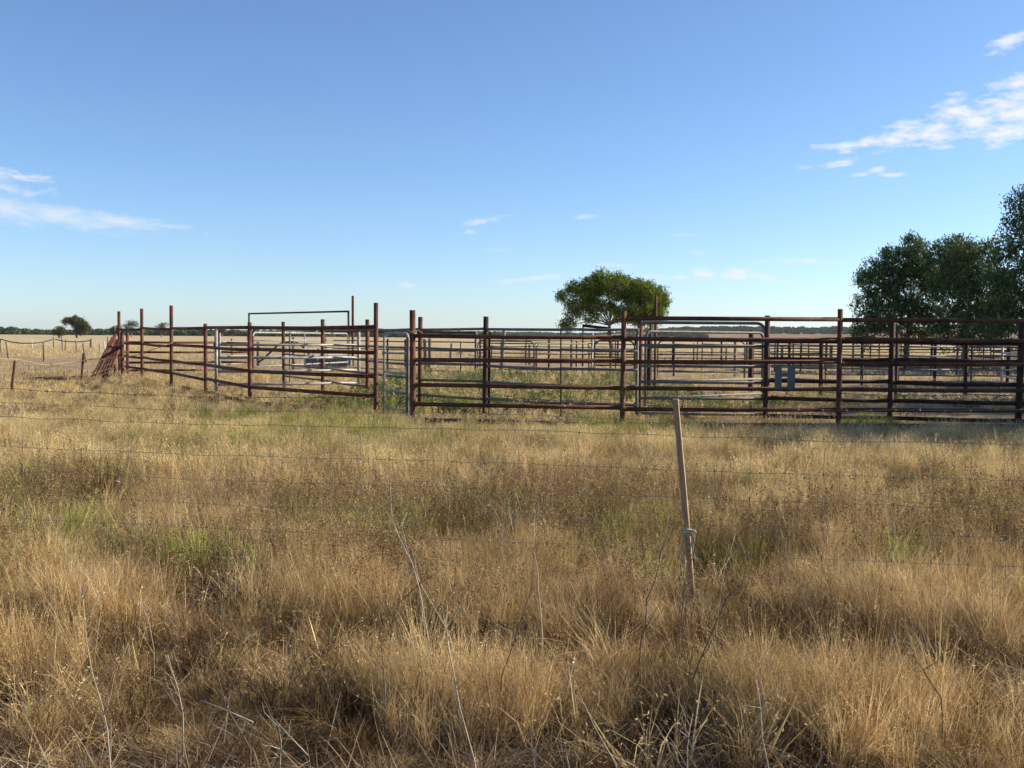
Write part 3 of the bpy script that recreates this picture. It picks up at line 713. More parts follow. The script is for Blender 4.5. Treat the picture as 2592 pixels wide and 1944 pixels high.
fence('back_fence', 'grey railed fence behind the right half in the shade of the trees',
      [(1946, 28.6, 1.3, .03, GALV_DULL), (2006, 28.2, 1.55, .022, RUST_DARK), (2078, 27.7, 1.50, .062, RUST_DARK), (2267, 26.0, 1.70, .045, RUST), (2443, 26.6, 1.55, .055, RUST_DARK), (2640, 26.6, 1.55, .05, RUST_DARK), (2900, 26.6, 1.55, .05, RUST_DARK)],
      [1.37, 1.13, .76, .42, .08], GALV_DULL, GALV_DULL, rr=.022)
fence('back_fence', 'far many railed yard fence under the dark trees',
      [(1900, 46, 1.4, .05, OLDWOOD)] + [(1960 + 66 * k, 46 - .25 * k, 1.42, .045 if k % 2 else .03, RUST_DARK) for k in range(12)],
      [1.36, 1.10, .84, .58, .32], RUST_DARK, FAR_RAIL, rr=.026)
fence('back_fence', 'farthest yard fence of dark posts right of the small far gate',
      [(1890 + 78 * k, 58 + .3 * k, 1.5, .06 if k % 3 == 0 else .035, OLDWOOD if k % 3 == 0 else RUST_DARK) for k in range(10)],
      [1.4, 1.1, .8, .45], RUST_DARK, GALV_DULL, rr=.026)
fence('back_fence', 'rusty back fence of the left pen ending at a tall post',
      [(303, 35.6, 0, .05), (323, 35.9, 1.58, .055), (555, 37.4, 1.62, .06), (640, 37.9, 1.5, .05)], [1.24, .89, .53, .22], RUST, rr=.04)
gate('yard_gate', 'far rounded galvanised gate in front of the dark trees', (2506, 40), (2600, 40), [1.1, .75, .4], 1.42, GALV_DULL, r=.026, rc=.2)
gate('yard_gate', 'galvanised gate swung open near the right edge', (2534, 29.5), (2600, 25.5), [1.18, .84, .5], 1.45, GALV, r=.028, rounded=False)

fence('back_fence', 'dark close railed pen fence halfway back behind the right half',
      [(1905 + 92 * k, 34.5 - .15 * k, 1.5, .05 if k % 2 else .03, RUST_DARK) for k in range(9)], [1.44, 1.22, 1.0, .78, .56, .34, .14], RUST_DARK, FAR_RAIL, rr=.022)
fence('back_fence', 'dark railed fence far back seen through the tall rounded gate',
      [(1640 + 62 * k, 52, 1.45, .05 if k % 2 else .03, RUST_DARK) for k in range(5)], [1.4, 1.1, .8, .5, .22], RUST_DARK, FAR_RAIL, rr=.026)
fence('back_fence', 'dark railed fence far back between the double post and the lone gum',
      [(1215 + 58 * k, 50, 1.42, .05 if k % 3 == 0 else .03, RUST_DARK) for k in range(7)], [1.36, 1.05, .72, .4], RUST_DARK, FAR_RAIL, rr=.024)
# grey latch plate with cut-outs on the front fence
q = PT(1962, 926, 16.86); t = empty('latch_plate', (q.x, q.y, q.z)); tag(t, 'grey steel plate with two square cut outs hung on the front fence', 'plate')
k = 16.86 / FPX
MB().box((8.5 * k, 0, -29 * k), (17 * k, .012, 60 * k)).build('strip', GREY_PLATE, t, smooth=False)
MB().box((41.5 * k, 0, -29 * k), (19 * k, .012, 60 * k)).build('strip', GREY_PLATE, t, smooth=False)
MB().box((24.5 * k, .002, -23 * k), (15 * k, .010, 10 * k)).build('strip', GREY_PLATE, t, smooth=False)
MB().box((24.5 * k, .002, -55 * k), (15 * k, .010, 6 * k)).build('strip', GREY_PLATE, t, smooth=False)

# ---------------------------------------------------------------- things at the left end
pa, pb = G(226, 31.2), G(268, 31.2); ta, tb = PT(286, 862, 34.2), PT(309, 860, 34.2)
N_ = 6
for i in range(N_):
    f = i / (N_ - 1); a = pa.lerp(pb, f); b = ta.lerp(tb, f) + Vector((0, 0, random.uniform(-.10, .10)))
    mb = MB().tube([Vector((0, 0, -.05)), b - a], random.uniform(.045, .06), 10); o = mb.build('leaning_pipe', RUST); o.location = a
    tag(o, ['leftmost of the rusty pipes leaning on the end of the left fence', 'second from the left of the leaning rusty pipes', 'third from the left of the leaning rusty pipes', 'fourth from the left of the leaning rusty pipes', 'fifth from the left of the leaning rusty pipes', 'rightmost of the leaning rusty pipes'][i], 'pipe', 'rusty pipes leaning at the left fence')
lone_post('short rusty post in front of the pipes leaning on the left fence', 310, 33.6, 1.6, .06, RUST)
lone_post('thin rusty post poking up behind the leaning pipes', 291, 34.6, 1.78, .045, RUST)
def star_picket(label, u, d, h, lean):
    p = G(u, d); mb = MB(); R0 = Matrix.Rotation(.4, 3, 'Z'); top = Vector((lean, 0, h))
    mb.tube([Vector((0, 0, -.1)), top], .034, 6)
    o = mb.build('steel_picket', RUST, smooth=False); o.location = p
    return tag(o, label, 'picket', 'leaning pickets of the old netting fence')
star_picket('leaning rusty picket nearest the left edge', 27, 25.3, .84, .12)
star_picket('leaning rusty picket beside the leaning pipes', 204, 29.3, .96, .10)
t = MB().tube([Vector((0, 0, 0)), G(86, 28.3) - G(30, 28.2)], .045, 10).build('fallen_pipe', RUST); t.location = G(30, 28.2) + Vector((0, 0, .12)); tag(t, 'short fallen rusty pipe beside the left picket', 'pipe')
t = MB().tube([Vector((0, 0, 0)), G(217, 31.2) - G(60, 30.3) + Vector((0, 0, .03))], .055, 10).build('fallen_pipe', RUST); t.location = G(60, 30.3) + Vector((0, 0, .14)); tag(t, 'long fallen rusty pipe between the two pickets', 'pipe')
t = empty('wire_netting', G(0, 27)); tag(t, 'sagging old wire netting between the leaning pickets', 'netting'); o_ = G(0, 27)
for k, h in enumerate((.78, .62, .47, .33, .2, .08)):
    pts = []
    for i, uu in enumerate(np.linspace(-20, 300, 15)):
        dd = 25 + 6.5 * (uu + 20) / 320
        pts.append(G(uu, dd) - o_ + Vector((0, 0, max(.03, h - .12 * math.sin(i / 14 * 3.14 * 2) ** 2 + random.gauss(0, .015)))))
    MB().tube(pts, .006, 5).build('wire', WIRE, t)
for i, uu in enumerate(np.linspace(-15, 295, 22)):
    dd = 25 + 6.5 * (uu + 20) / 320; p = G(uu, dd) - o_
    MB().tube([p + Vector((random.gauss(0, .03), 0, .05)), p + Vector((random.gauss(0, .02), 0, .4)), p + Vector((random.gauss(0, .03), 0, .70))], .005, 5).build('stay', WIRE, t)
rp = [(-60, 900, 24), (0, 907, 25), (46, 910, 26), (99, 922, 27.2), (127, 923, 27.7), (175, 917, 28.6), (213, 912.6, 29.2), (237, 909, 28.8), (300, 905.5, 28.6), (325, 903, 28.5), (350, 899, 28.4), (376, 888, 28.35), (405, 879, 28.3), (436, 868, 28.25)]
r0 = PT(*rp[0]); t = MB().tube([PT(*p) - r0 for p in rp], .011, 6).build('rope', YTWINE); t.location = r0; tag(t, 'long straw coloured rope tied from the left edge to a tall fence post', 'rope')

# old wooden fence posts and markers in the left paddock
LP = [('grey wooden post near the left edge of the paddock', 22, 60, 1.02, .05, OLDWOOD, -.15), ('dark wooden post right of the white stake in the left paddock', 111, 54.6, 1.08, .055, OLDWOOD, 0),
      ('thin white stake in the left paddock', 82, 88, 1.05, .04, WHITE, -.05), ('reddish post below the bushy paddock tree, left of its neighbour', 136, 92, 1.23, .06, OLDWOOD, 0),
      ('dark post below the bushy paddock tree, right of its neighbour', 159, 89, 1.3, .06, OLDWOOD, -.1), ('short leaning post next to the dark paddock post', 164, 90, 1.0, .05, OLDWOOD, .12),
      ('pale wooden post midway to the leaning pipes', 194, 83, 1.0, .055, OLDWOOD, -.05), ('leaning grey post behind the right picket', 218, 53, 1.02, .045, OLDWOOD, -.16),
      ('thick dark stump left of the white boards', 230, 103, 1.0, .13, OLDWOOD, .05), ('white board standing left in the paddock behind the leaning pipes', 253, 80, .72, .07, WHITE, 0),
      ('narrow white board right of the wider one', 266, 80, .9, .05, WHITE, -.06), ('thin dark post beyond the white boards', 273, 98, 1.25, .06, OLDWOOD, 0), ('second thin dark post beyond the white boards', 280, 98, 1.0, .05, OLDWOOD, 0),
      ('dark post at the very left edge of the paddock', 1, 75, 1.1, .06, OLDWOOD, 0)]
for lb, u, d, h, r_, mt, ln in LP:
    p = G(u, d); o = MB().tube([(0, 0, -.1), (ln * .5, 0, h * .5), (ln, 0, h)], [r_ * 1.05, r_, r_ * .92], 9).build('paddock_post', mt); o.location = p; tag(o, lb, 'post', 'posts in the left paddock')
for lb, seq in (('black pipe sagging between the left paddock posts', [(-30, 857, 75), (4, 859, 75), (25, 865, 75), (55, 869, 75), (87, 868.5, 75), (108, 866, 76), (132, 859.5, 77)]),
                ('black pipe sagging on the posts below the bushy paddock tree', [(140, 859, 84), (163, 863.8, 84), (194, 865.8, 83.5), (215, 864, 84), (230, 861, 84)])):
    a = PT(*seq[0]); o = MB().tube([PT(*s) - a for s in seq], .04, 8).build('poly_pipe', POLY); o.location = a; tag(o, lb, 'pipe')
# wooden posts behind the yards
for lb, u, d, h, r_, ln in (('grey wooden strainer post left of the far gap, first of the pair', 1077, 43, 1.42, .07, -.05), ('grey wooden strainer post left of the far gap, second of the pair', 1088, 43, 1.45, .085, 0),
                    ('leaning wooden post holding a dark rail behind the middle gap', 1138, 55, 1.15, .075, .12), ('tall grey wooden post behind the double inner post', 1268, 40, 1.80, .075, .12),
                    ('short dark wooden post left of the tall grey one', 1243, 66, 1.0, .07, .08), ('thin leaning stick behind the middle gates', 1331, 56, 1.05, .03, -.06), ('dark wooden post beside the leaning stick', 1340, 55, 1.1, .075, 0),
                    ('grey wooden post behind the gate with rising rails', 1446, 44, 1.32, .07, 0), ('wooden post far back behind the left pen', 654, 48, 1.2, .085, 0), ('wooden post seen behind the far sunlit gate', 743, 45, 1.45, .07, 0),
                    ('dark wooden post far back right of the rounded gate, left of its neighbour', 1967, 62, 1.25, .06, 0), ('dark wooden post far back right of the rounded gate, right of its neighbour', 1979, 62, 1.1, .09, 0),
                    ('thick wooden post far back behind the grey plate', 2103, 62, 1.2, .10, 0), ('wooden post far back left of the thick dark one', 1705, 70, 1.3, .09, 0), ('far post in the middle of the small far gate', 1756, 66, 1.2, .06, 0),
                    ('far post seen right of the small gate middle', 1802, 66, 1.2, .06, 0), ('far post right of all others in the small gate', 1838, 66, 1.2, .06, 0), ('short wooden post far behind the left pen gate', 587, 62, 1.3, .07, 0)):
    p = G(u, d); o = MB().tube([(0, 0, -.1), (ln * .5, 0, h * .5), (ln, 0, h)], [r_ * 1.05, r_, r_ * .93], 9).build('wooden_post', OLDWOOD); o.location = p; tag(o, lb, 'post', 'wooden posts behind the yards')
# bowed poly pipe and trough far back on the left
seq = [(654, 917, 47), (670, 906, 47), (690, 886, 47), (704, 873, 47), (716, 867.5, 47), (735, 866, 47), (752, 868, 47), (764, 875, 47), (774, 886, 47), (786, 902, 47)]
a = PT(*seq[0]); o = MB().tube([PT(*s) - a for s in seq], .045, 8).build('poly_pipe', POLY); o.location = a; tag(o, 'black pipe bowed into an arch behind the left pen', 'pipe')
p = G(776, 46.5); t = empty('water_trough', p); tag(t, 'dark grey water trough behind the galvanised gate on the left', 'trough')
mb = MB(); mb.box((.28, 0, .27), (.55, .5, .54)); mb.build('tank', TROUGH, t, smooth=False)
mb = MB()
mb.box((1.35, -.24, .24), (1.5, .05, .42)); mb.box((1.35, .24, .24), (1.5, .05, .42)); mb.box((1.35, 0, .06), (1.5, .43, .06)); mb.box((2.075, 0, .24), (.05, .43, .42)); mb.box((.625, 0, .24), (.05, .43, .42))
mb.build('basin', TROUGH, t, smooth=False)
fr = MB()
for x_ in (.0, .56): fr.tube([(x_, -.28, -.05), (x_, -.28, .66)], .025, 8)
fr.tube([(0, -.28, .62), (.56, -.28, .62)], .022, 8); fr.build('frame', GALV, t)

# ---------------------------------------------------------------- trees
def limb(mb, p, q, r0, r1, wob=.06, n=5):
    p, q = Vector(p), Vector(q); L = (q - p).length
    pts = [p.lerp(q, i / n) + Vector((random.gauss(0, wob), random.gauss(0, wob), random.gauss(0, wob * .4))) * (L * .5 if 0 < i < n else 0) for i in range(n + 1)]
    mb.tube(pts, r0, 7, r1); return pts
def tree(name, label, base, trunk, blobs, nclump, nleaf, leaf, cols, seed, r0=.16, group=None, cat='tree', sig=.2, droop=.75, bark=None, tufts=3, split=True):
    """trunk: list of fork points (x,y,z) relative to the base; blobs: crown lobes (x,y,z,rx,ry,rz,weight)"""
    r = np.random.default_rng(seed); random.seed(seed)
    root = empty(name, base); tag(root, label, cat, group)
    mb = MB(); fork = Vector(trunk[-1]); prev = Vector((0, 0, -.15)); rad = r0
    for tpt in trunk:
        limb(mb, prev, tpt, rad, rad * .8, .05); prev = Vector(tpt); rad *= .8
    tr = mb.build('trunk', bark or BARK, root) if split else None
    for (x, y, z, rx, ry, rz, w) in blobs:
        if split: mb = MB()
        tgt = Vector((x, y, z)); st = fork if tgt.z > fork.z * .9 else fork * .8
        midp = st.lerp(tgt, .5) + Vector((0, 0, .12 * (tgt - st).length))
        limb(mb, st, midp, rad * .55, rad * .34, .08, 4); limb(mb, midp, tgt, rad * .34, rad * .14, .08, 4)
        for _ in range(5):
            v = Vector(r.normal(0, 1, 3)).normalized(); e = tgt + Vector((v.x * rx, v.y * ry, v.z * rz)) * .75
            limb(mb, midp.lerp(tgt, r.uniform(.2, 1)), e, rad * .13, rad * .05, .1, 3)
        if split: mb.build('limb', bark or BARK, tr)
    if not split: mb.build('trunk', bark or BARK, root)
    blobs = list(blobs)
    for (x, y, z, rx, ry, rz, w) in list(blobs):
        for _ in range(tufts):
            v = r.normal(0, 1, 3); v /= np.linalg.norm(v); v[2] = abs(v[2]) * .9 - .1; q_ = r.uniform(.24, .50)
            blobs.append((x + v[0] * rx * 1.06, y + v[1] * ry * 1.06, z + v[2] * rz * 1.08, rx * q_, ry * q_, rz * q_, .9))
    B = np.array(blobs, float); w = B[:, 6] * (B[:, 3] * B[:, 4] * B[:, 5]) ** (2 / 3); w /= w.sum()
    bi = r.choice(len(B), nclump, p=w); d = r.normal(0, 1, (nclump, 3)); d /= np.linalg.norm(d, axis=1)[:, None]
    rr_ = (.45 + .55 * r.random(nclump) ** .6)[:, None]
    # outline kept uneven: low frequency lumps
    lump = 1 + .34 * np.sin(d[:, :1] * 5 + bi[:, None]) * np.cos(d[:, 2:] * 4 + 2 * bi[:, None])
    cc = B[bi, :3] + d * B[bi, 3:6] * rr_ * lump
    cshade = (1 + r.normal(0, .24, nclump))
    k = np.repeat(np.arange(nclump), nleaf); n = len(k)
    pos = cc[k] + r.normal(0, 1, (n, 3)) * np.array([sig, sig, sig * .8])
    pos[:, 2] = np.maximum(pos[:, 2], .15)
    ld = r.normal(0, .6, (n, 3)); ld[:, 2] -= droop; ld /= np.linalg.norm(ld, axis=1)[:, None]
    sd = np.cross(ld, r.normal(0, 1, (n, 3))); sd /= np.linalg.norm(sd, axis=1)[:, None] + 1e-6
    L_ = (leaf * (.6 + .8 * r.random(n)))[:, None]
    V = np.stack([pos - ld * L_ * .5, pos + sd * L_ * .17, pos + ld * L_ * .5, pos - sd * L_ * .17], 1).reshape(-1, 3)
    Q = np.arange(n)[:, None] * 4 + np.array([[0, 1, 2, 3]])
    c = np.clip(pick(cols, n, r) * (cshade[k][:, None] + r.normal(0, .12, (n, 1))), .006, .6)
    me = raw_mesh('crown', V, quads=Q, col=np.repeat(c[:, None], 4, 1).reshape(-1, 3))
    link('crown', me, LEAF, root)
    return root
GUM = [(.145, .19, .032, 4), (.20, .235, .042, 3), (.085, .12, .024, 2.5), (.27, .28, .06, 1)]
DARKGUM = [(.10, .145, .05, 4), (.14, .19, .066, 3), (.058, .09, .034, 3), (.21, .24, .09, 1.3)]
OLIVE = [(0.085, 0.085, 0.030, 3), (0.119, 0.106, 0.043, 2), (0.060, 0.064, 0.024, 2)]
tree('gum_tree', 'lone round headed gum tree standing behind the yards', G(1545, 70), [(.1, 0, .9), (-.15, 0, 1.7), (-.1, 0, 2.4)],
     [(-2.45, 0, 4.35, 1.0, 1.3, .95, 1), (-2.75, .1, 3.1, .55, .8, 1.0, .9), (-1.5, .2, 4.9, 1.2, 1.5, .75, 1), (-.2, .2, 5.35, 1.25, 1.6, .75, 1.1), (.55, -.4, 5.0, 1.2, 1.3, .9, 1), (1.55, 0, 4.75, 1.2, 1.5, .9, 1.1),
      (2.5, -.1, 4.35, 1.1, 1.3, 1.0, 1.2), (3.15, 0, 3.6, .85, 1.0, 1.05, 1.3), (1.7, -.7, 3.65, 1.0, .9, .8, 1.1), (-.9, -.3, 3.7, .9, 1, .5, .45), (-1.35, 0, 2.75, .5, .7, .35, .5), (.55, -.6, 3.35, .5, .7, .5, .6), (1.3, .4, 2.9, .6, .6, .55, .5), (-.4, .9, 4.3, 1.6, .8, .7, .6), (-2.95, .1, 2.35, .42, .6, .7, .9), (2.75, -.2, 2.95, .9, .9, .75, 1.1), (1.9, .3, 2.9, .7, .8, .6, .6), (-1.75, .3, 3.4, .8, .9, .55, .5), (.1, .3, 3.2, .8, .6, .45, .3)],
     2000, 26, .16, GUM, 21, r0=.2, sig=.16, tufts=5)
tree('gum_tree', 'broad dark gum at the left end of the right hand tree row', G(2290, 62), [(.1, 0, 1.2), (.2, 0, 2.2)],
     [(-2.0, 0, 3.0, 1.0, 1.4, 1.5, 1), (-1.7, 0, 5.0, 1.15, 1.5, 1.2, 1.1), (-.5, .2, 6.3, 1.15, 1.4, 1.0, 1), (.3, 0, 6.7, .7, 1, 1.15, .9), (.2, -.6, 4.6, 1.7, 1.5, 1.6, 1.3), (1.3, 0, 5.6, 1.2, 1.4, 1.3, 1), (.2, -.5, 2.6, 2.3, 1.6, 1.5, 1.3), (-2.4, .2, 1.7, .7, .8, 1.0, .5)],
     1250, 26, .19, DARKGUM, 31, r0=.22, sig=.17, tufts=5, group='gums of the right hand row')
tree('gum_tree', 'middle gum of the right hand tree row with a feathery top', G(2440, 58), [(.1, 0, 1.2), (-.1, 0, 2.2)],
     [(-1.3, 0, 6.1, 1.0, 1.3, 1.0, .8), (-.2, .3, 6.5, 1.2, 1.3, .95, .7), (.9, 0, 6.1, .9, 1.2, 1.1, .8), (-.9, -.4, 4.5, 1.5, 1.4, 1.4, 1.2), (.9, -.4, 4.2, 1.5, 1.4, 1.5, 1.2), (0, -.4, 2.3, 2.1, 1.6, 1.4, 1.2), (2.0, 0, 3.0, 1.0, 1.2, 1.3, .8)],
     1150, 26, .19, DARKGUM, 32, r0=.22, sig=.17, tufts=5, group='gums of the right hand row')
tree('gum_tree', 'tall dark gum cut off by the right edge', G(2625, 50), [(0, 0, 1.6), (-.1, .1, 3.0)],
     [(-.6, 0, 8.1, 1.25, 1.3, 1.1, 1), (-.9, 0, 7.0, 1.0, 1.3, 1.2, 1), (-1.1, -.2, 5.4, 1.2, 1.4, 1.2, 1), (-1.4, -.2, 3.9, 1.3, 1.4, 1.2, 1), (-.9, -.3, 2.2, 1.7, 1.5, 1.3, 1.1), (1.0, 0, 8.0, 1.4, 1.4, 1.5, 1), (1.2, 0, 5.6, 1.6, 1.5, 1.7, 1.1), (1.0, 0, 3.0, 1.7, 1.5, 1.5, 1.1)],
     1400, 26, .18, DARKGUM, 33, r0=.26, sig=.17, tufts=5, group='gums of the right hand row')
# gums standing right of the picture; their shade falls across the right end of the yards
SH = [(0, 0, 6.8, 2.2, 2.2, 1.7, 1), (-1.6, .4, 5.2, 1.9, 1.9, 1.6, 1), (1.6, -.4, 5.3, 1.9, 1.9, 1.6, 1), (.3, -1.3, 4.2, 2.1, 1.8, 1.5, 1), (-.4, 1.3, 4.2, 2.1, 1.8, 1.5, 1)]
tree('gum_tree', 'gum standing right of the yards outside the picture, nearest to the verge', Vector((21.0, 17.6, 0)), [(0, 0, 1.4), (.1, 0, 2.7)], SH, 1100, 22, .24, DARKGUM, 41, r0=.24, sig=.26, group='gums of the right hand row')
tree('gum_tree', 'gum standing right of the yards outside the picture, further along the row', Vector((25.0, 25.5, 0)), [(0, 0, 1.4), (-.1, 0, 2.7)], SH, 1100, 22, .24, DARKGUM, 42, r0=.24, sig=.26, group='gums of the right hand row')
tree('gum_tree', 'gum standing right of the yards outside the picture, before the tall one', Vector((28.0, 35.0, 0)), [(0, 0, 1.4), (.1, .1, 2.7)], SH, 1100, 22, .24, DARKGUM, 43, r0=.24, sig=.26, group='gums of the right hand row')
tree('gum_tree', 'gum standing right of the tall dark one outside the picture', Vector((36.5, 50.5, 0)), [(0, 0, 1.6), (.1, .1, 3.0)], [(x * 1.3, y * 1.3, z * 1.3, rx * 1.35, ry * 1.35, rz * 1.35, w) for (x, y, z, rx, ry, rz, w) in SH], 1100, 22, .3, DARKGUM, 44, r0=.28, sig=.3, group='gums of the right hand row')
tree('gum_tree', 'gum farthest along the right hand row outside the picture', Vector((37.5, 60.0, 0)), [(0, 0, 1.6), (-.1, .1, 3.0)], [(x * 1.3, y * 1.3, z * 1.3, rx * 1.35, ry * 1.35, rz * 1.35, w) for (x, y, z, rx, ry, rz, w) in SH], 1100, 22, .3, DARKGUM, 45, r0=.28, sig=.3, group='gums of the right hand row')
# far paddock trees
tree('paddock_tree', 'bushy round tree alone in the far left paddock', G(194, 330), [(0, 0, 1.2)],
     [(-2.8, 0, 5.4, 1.6, 1.8, 1.1, 1), (-.6, 0, 5.7, 2.2, 2.2, 1.3, 1.1), (1.2, 0, 4.6, 2.4, 2.2, 2.0, 1.2), (2.3, 0, 2.9, 1.8, 1.8, 1.6, 1), (.9, 0, 2.2, 1.5, 1.5, 1.2, .8)], 750, 16, .42, OLIVE, 51, r0=.35, tufts=2, sig=.35, droop=.3)
for i, (u, d, s, lb) in enumerate([(293, 420, .62, 'small far tree left of the first tall fence post'), (333, 420, .95, 'far tree between the first two tall fence posts'), (409, 450, .85, 'far tree between the second and third tall fence posts'),
        (563, 600, .75, 'far tree left of the overhead frame'), (588, 640, .6, 'smaller far tree just left of the overhead frame'), (648, 700, .8, 'far tree just inside the overhead frame'), (818, 620, .95, 'far tree behind the thick double inner post'),
        (887, 700, .7, 'far tree below the very tall thin post'), (960, 640, .75, 'far tree right of the post beside the front gap'), (150, 300, .42, 'thin grey half dead tree left of the bushy one'), (700, 760, .6, 'faint far tree right of the frame upright')]):
    tree('paddock_tree', lb, G(u, d), [(0, 0, 1.5)], [(-1.2 * s, 0, 5.2 * s, 2.2 * s, 2 * s, 1.5 * s, 1), (1.0 * s, 0, 6.3 * s, 2.1 * s, 2 * s, 1.6 * s, 1), (1.8 * s, 0, 4.0 * s, 2.2 * s, 2 * s, 1.4 * s, .9), (-1.6 * s, 0, 3.4 * s, 1.8 * s, 2 * s, 1.0 * s, .6)],
         110, 14, .55, OLIVE, 60 + i, r0=.3, sig=.4, droop=.3, split=False, tufts=0, group='far trees along the left horizon')

# scrub belts on the horizon: bush patches scattered in depth
def bush_proto(seed, cols):
    r = np.random.default_rng(seed); n = 420
    a = r.normal(0, 1, (n, 3)); a /= np.linalg.norm(a, axis=1)[:, None]; a[:, 2] = np.abs(a[:, 2])
    lob = r.normal(0, .9, (6, 3)) * np.array([1.5, 1.5, .5]); k = r.integers(0, 6, n)
    pos = lob[k] + a * np.array([1.5, 1.5, 1.7]) * (.6 + .4 * r.random((n, 1))); pos[:, 2] = np.maximum(pos[:, 2] + .6, .1)
    d = r.normal(0, 1, (n, 3)); d /= np.linalg.norm(d, axis=1)[:, None]; s = np.cross(d, r.normal(0, 1, (n, 3))); s /= np.linalg.norm(s, axis=1)[:, None]
    L_ = .5 + .5 * r.random((n, 1))
    V = np.stack([pos - d * L_, pos + s * L_ * .6, pos + d * L_, pos - s * L_ * .6], 1).reshape(-1, 3)
    c = np.clip(pick(cols, n, r) * (1 + r.normal(0, .2, (n, 1))), .008, .5)
    me = raw_mesh('bush', V, quads=np.arange(n)[:, None] * 4 + np.array([[0, 1, 2, 3]]), col=np.repeat(c[:, None], 4, 1).reshape(-1, 3)); me.materials.append(LEAF)
    return me
SCRUB = [(0.090, 0.112, 0.034, 3), (0.116, 0.135, 0.045, 2), (0.056, 0.071, 0.026, 2)]
PB = [bush_proto(400 + i, SCRUB) for i in range(4)]
def scrub(name, label, x, y, z, s, seed):
    r = np.random.default_rng(seed); n = len(x)
    rot = np.stack([np.zeros(n), np.zeros(n), r.random(n) * 6.283], -1)
    o = gn_scatter(name, np.stack([x, y, z], -1), rot, np.stack([s, s, s * (.8 + .4 * r.random(n))], -1), r.integers(0, 4, n), PB)
    return tag(o, label, 'scrub', kind='stuff')
r = np.random.default_rng(71)
n = 2600; y = 860 + 260 * r.random(n); x = -640 + 640 * r.random(n); x = x * (y / 900)
k = r.random(n) < sm(-120, -320, x) * .85 + .15 * sm(60, -100, x); x, y = x[k], y[k]
scrub('scrub_belt', 'long low belt of green scrub along the left horizon', x, y, np.full(len(x), -.6), 1.15 + .75 * r.random(len(x)) * (.5 + vnoise(x, y, 60, 21)), 72)
n = 14000; x = -700 + 2700 * r.random(n); y = 1250 + 1150 * r.random(n); h = hill_h(x, y)
k = (h > 1.5) & (vnoise(x, y, 170, 23) + .025 * (h - 6) > .30 + .3 * (x > 620)); x, y, h = x[k], y[k], h[k]
scrub('hill_scrub', 'dense dark green scrub covering the far rise', x, y, h - .6, 1.0 + 1.0 * r.random(len(x)), 73)
n = 420; x = 380 + 620 * r.random(n); y = 960 + 330 * r.random(n); h = hill_h(x, y); k = (h > 5.5) & (vnoise(x, y, 55, 25) > .40); x, y, h = x[k], y[k], h[k]
scrub('ridge_trees', 'scattered dark scrub on the pale slope left of the big trees', x, y, h - .4, 1.2 + .9 * r.random(len(x)), 74)

# ---------------------------------------------------------------- wire fence along the verge
wf = empty('wire_fence', (0, 0, 0)); tag(wf, 'hinged wire mesh fence with a barbed top wire along the verge', 'fence')
fx0, fx1 = -7.2, 6.2
def fy(x): return 5.66 + (x - 1.03) * (-.2)
for h, rad, mt, sag in ((1.185, .0015, RWIRE, .03), (1.09, .0013, WIRE, .02), (.997, .0016, WIRE, .012), (.80, .0013, WIRE, .01), (.642, .0013, WIRE, .01), (.489, .0013, WIRE, .01), (.332, .0013, WIRE, .01), (.169, .0013, WIRE, .01)):
    pts = [Vector((x, fy(x) + random.gauss(0, .003), h - sag * math.sin((x - fx0) * .9) ** 2 + random.gauss(0, .0035))) for x in np.linspace(fx0, fx1, 76)]
    mb = MB().tube(pts, rad, 5)
    if mt is RWIRE:
        for x in np.arange(fx0 + .05, fx1, .125):
            i = (x - fx0) / (fx1 - fx0) * 75; a_ = pts[int(i)].lerp(pts[min(int(i) + 1, 75)], i % 1)
            for _ in range(2):
                v = Vector((random.gauss(0, .5), random.gauss(0, 1), random.gauss(0, 1))).normalized() * .014
                mb.tube([a_ - v, a_ + v], .0016, 4)
            mb.tube([a_ - Vector((.008, 0, 0)), a_ + Vector((.008, 0, 0))], .0036, 5)
    mb.build('wire', mt, wf)
stay_me = []
for k in range(4):
    mb = MB(); pts = [Vector((random.gauss(0, .004), random.gauss(0, .003), z)) for z in (.02, .169, .25, .332, .41, .489, .56, .642, .72, .80, .90, .997)]
    mb.tube(pts, .0012, 5)
    for z in (.169, .332, .489, .642, .80, .997): mb.tube([Vector((0, 0, z - .010)), Vector((0, 0, z + .010))], .0032, 6)
    o = mb.build('stay', WIRE, wf); stay_me.append(o.data); o.location = (fx0 + .19 * k, fy(fx0 + .19 * k), 0)
for k in range(4, 70):
    x = fx0 + .19 * k + random.gauss(0, .008); o = link('stay', stay_me[k % 4], None, wf); o.location = (x, fy(x), 0)
for x in (-5.6, 5.4):
    MB().tube([(x, fy(x) + .03, -.2), (x, fy(x) + .03, 1.28)], .022, 6).build('post', RUST_DARK, wf)

# leaning timber stake and the twine tied round it
sb, stp = PT(1757, 1546, 5.62), PT(1711, 1010, 5.52); sb.z = -.08
ax = (stp - sb).normalized(); L = (stp - sb).length
Rm = Matrix((Vector((1, 0, 0)).cross(ax).cross(ax) * -1, ax.cross(Vector((1, 0, 0))), ax)).transposed(); 
for c in range(3): Rm.col[c] = Rm.col[c].normalized()
Rm = Rm @ Matrix.Rotation(math.radians(-24), 3, 'Z')
mb = MB(); hw, hd = .0160, .0105
prof = [(-hw + .002, -hd), (hw - .002, -hd), (hw, -hd + .002), (hw, hd - .002), (hw - .002, hd), (-hw + .002, hd), (-hw, hd - .002), (-hw, -hd + .002)]
rings = []
for i in range(13):
    f = i / 12; ring = []
    for (x, y) in prof:
        ring.append(len(mb.V)); mb.V.append(Rm @ Vector((x + random.gauss(0, .0004), y, 0)) + ax * (f * L) + Vector((.004 * math.sin(f * 4), 0, 0)))
    rings.append(ring)
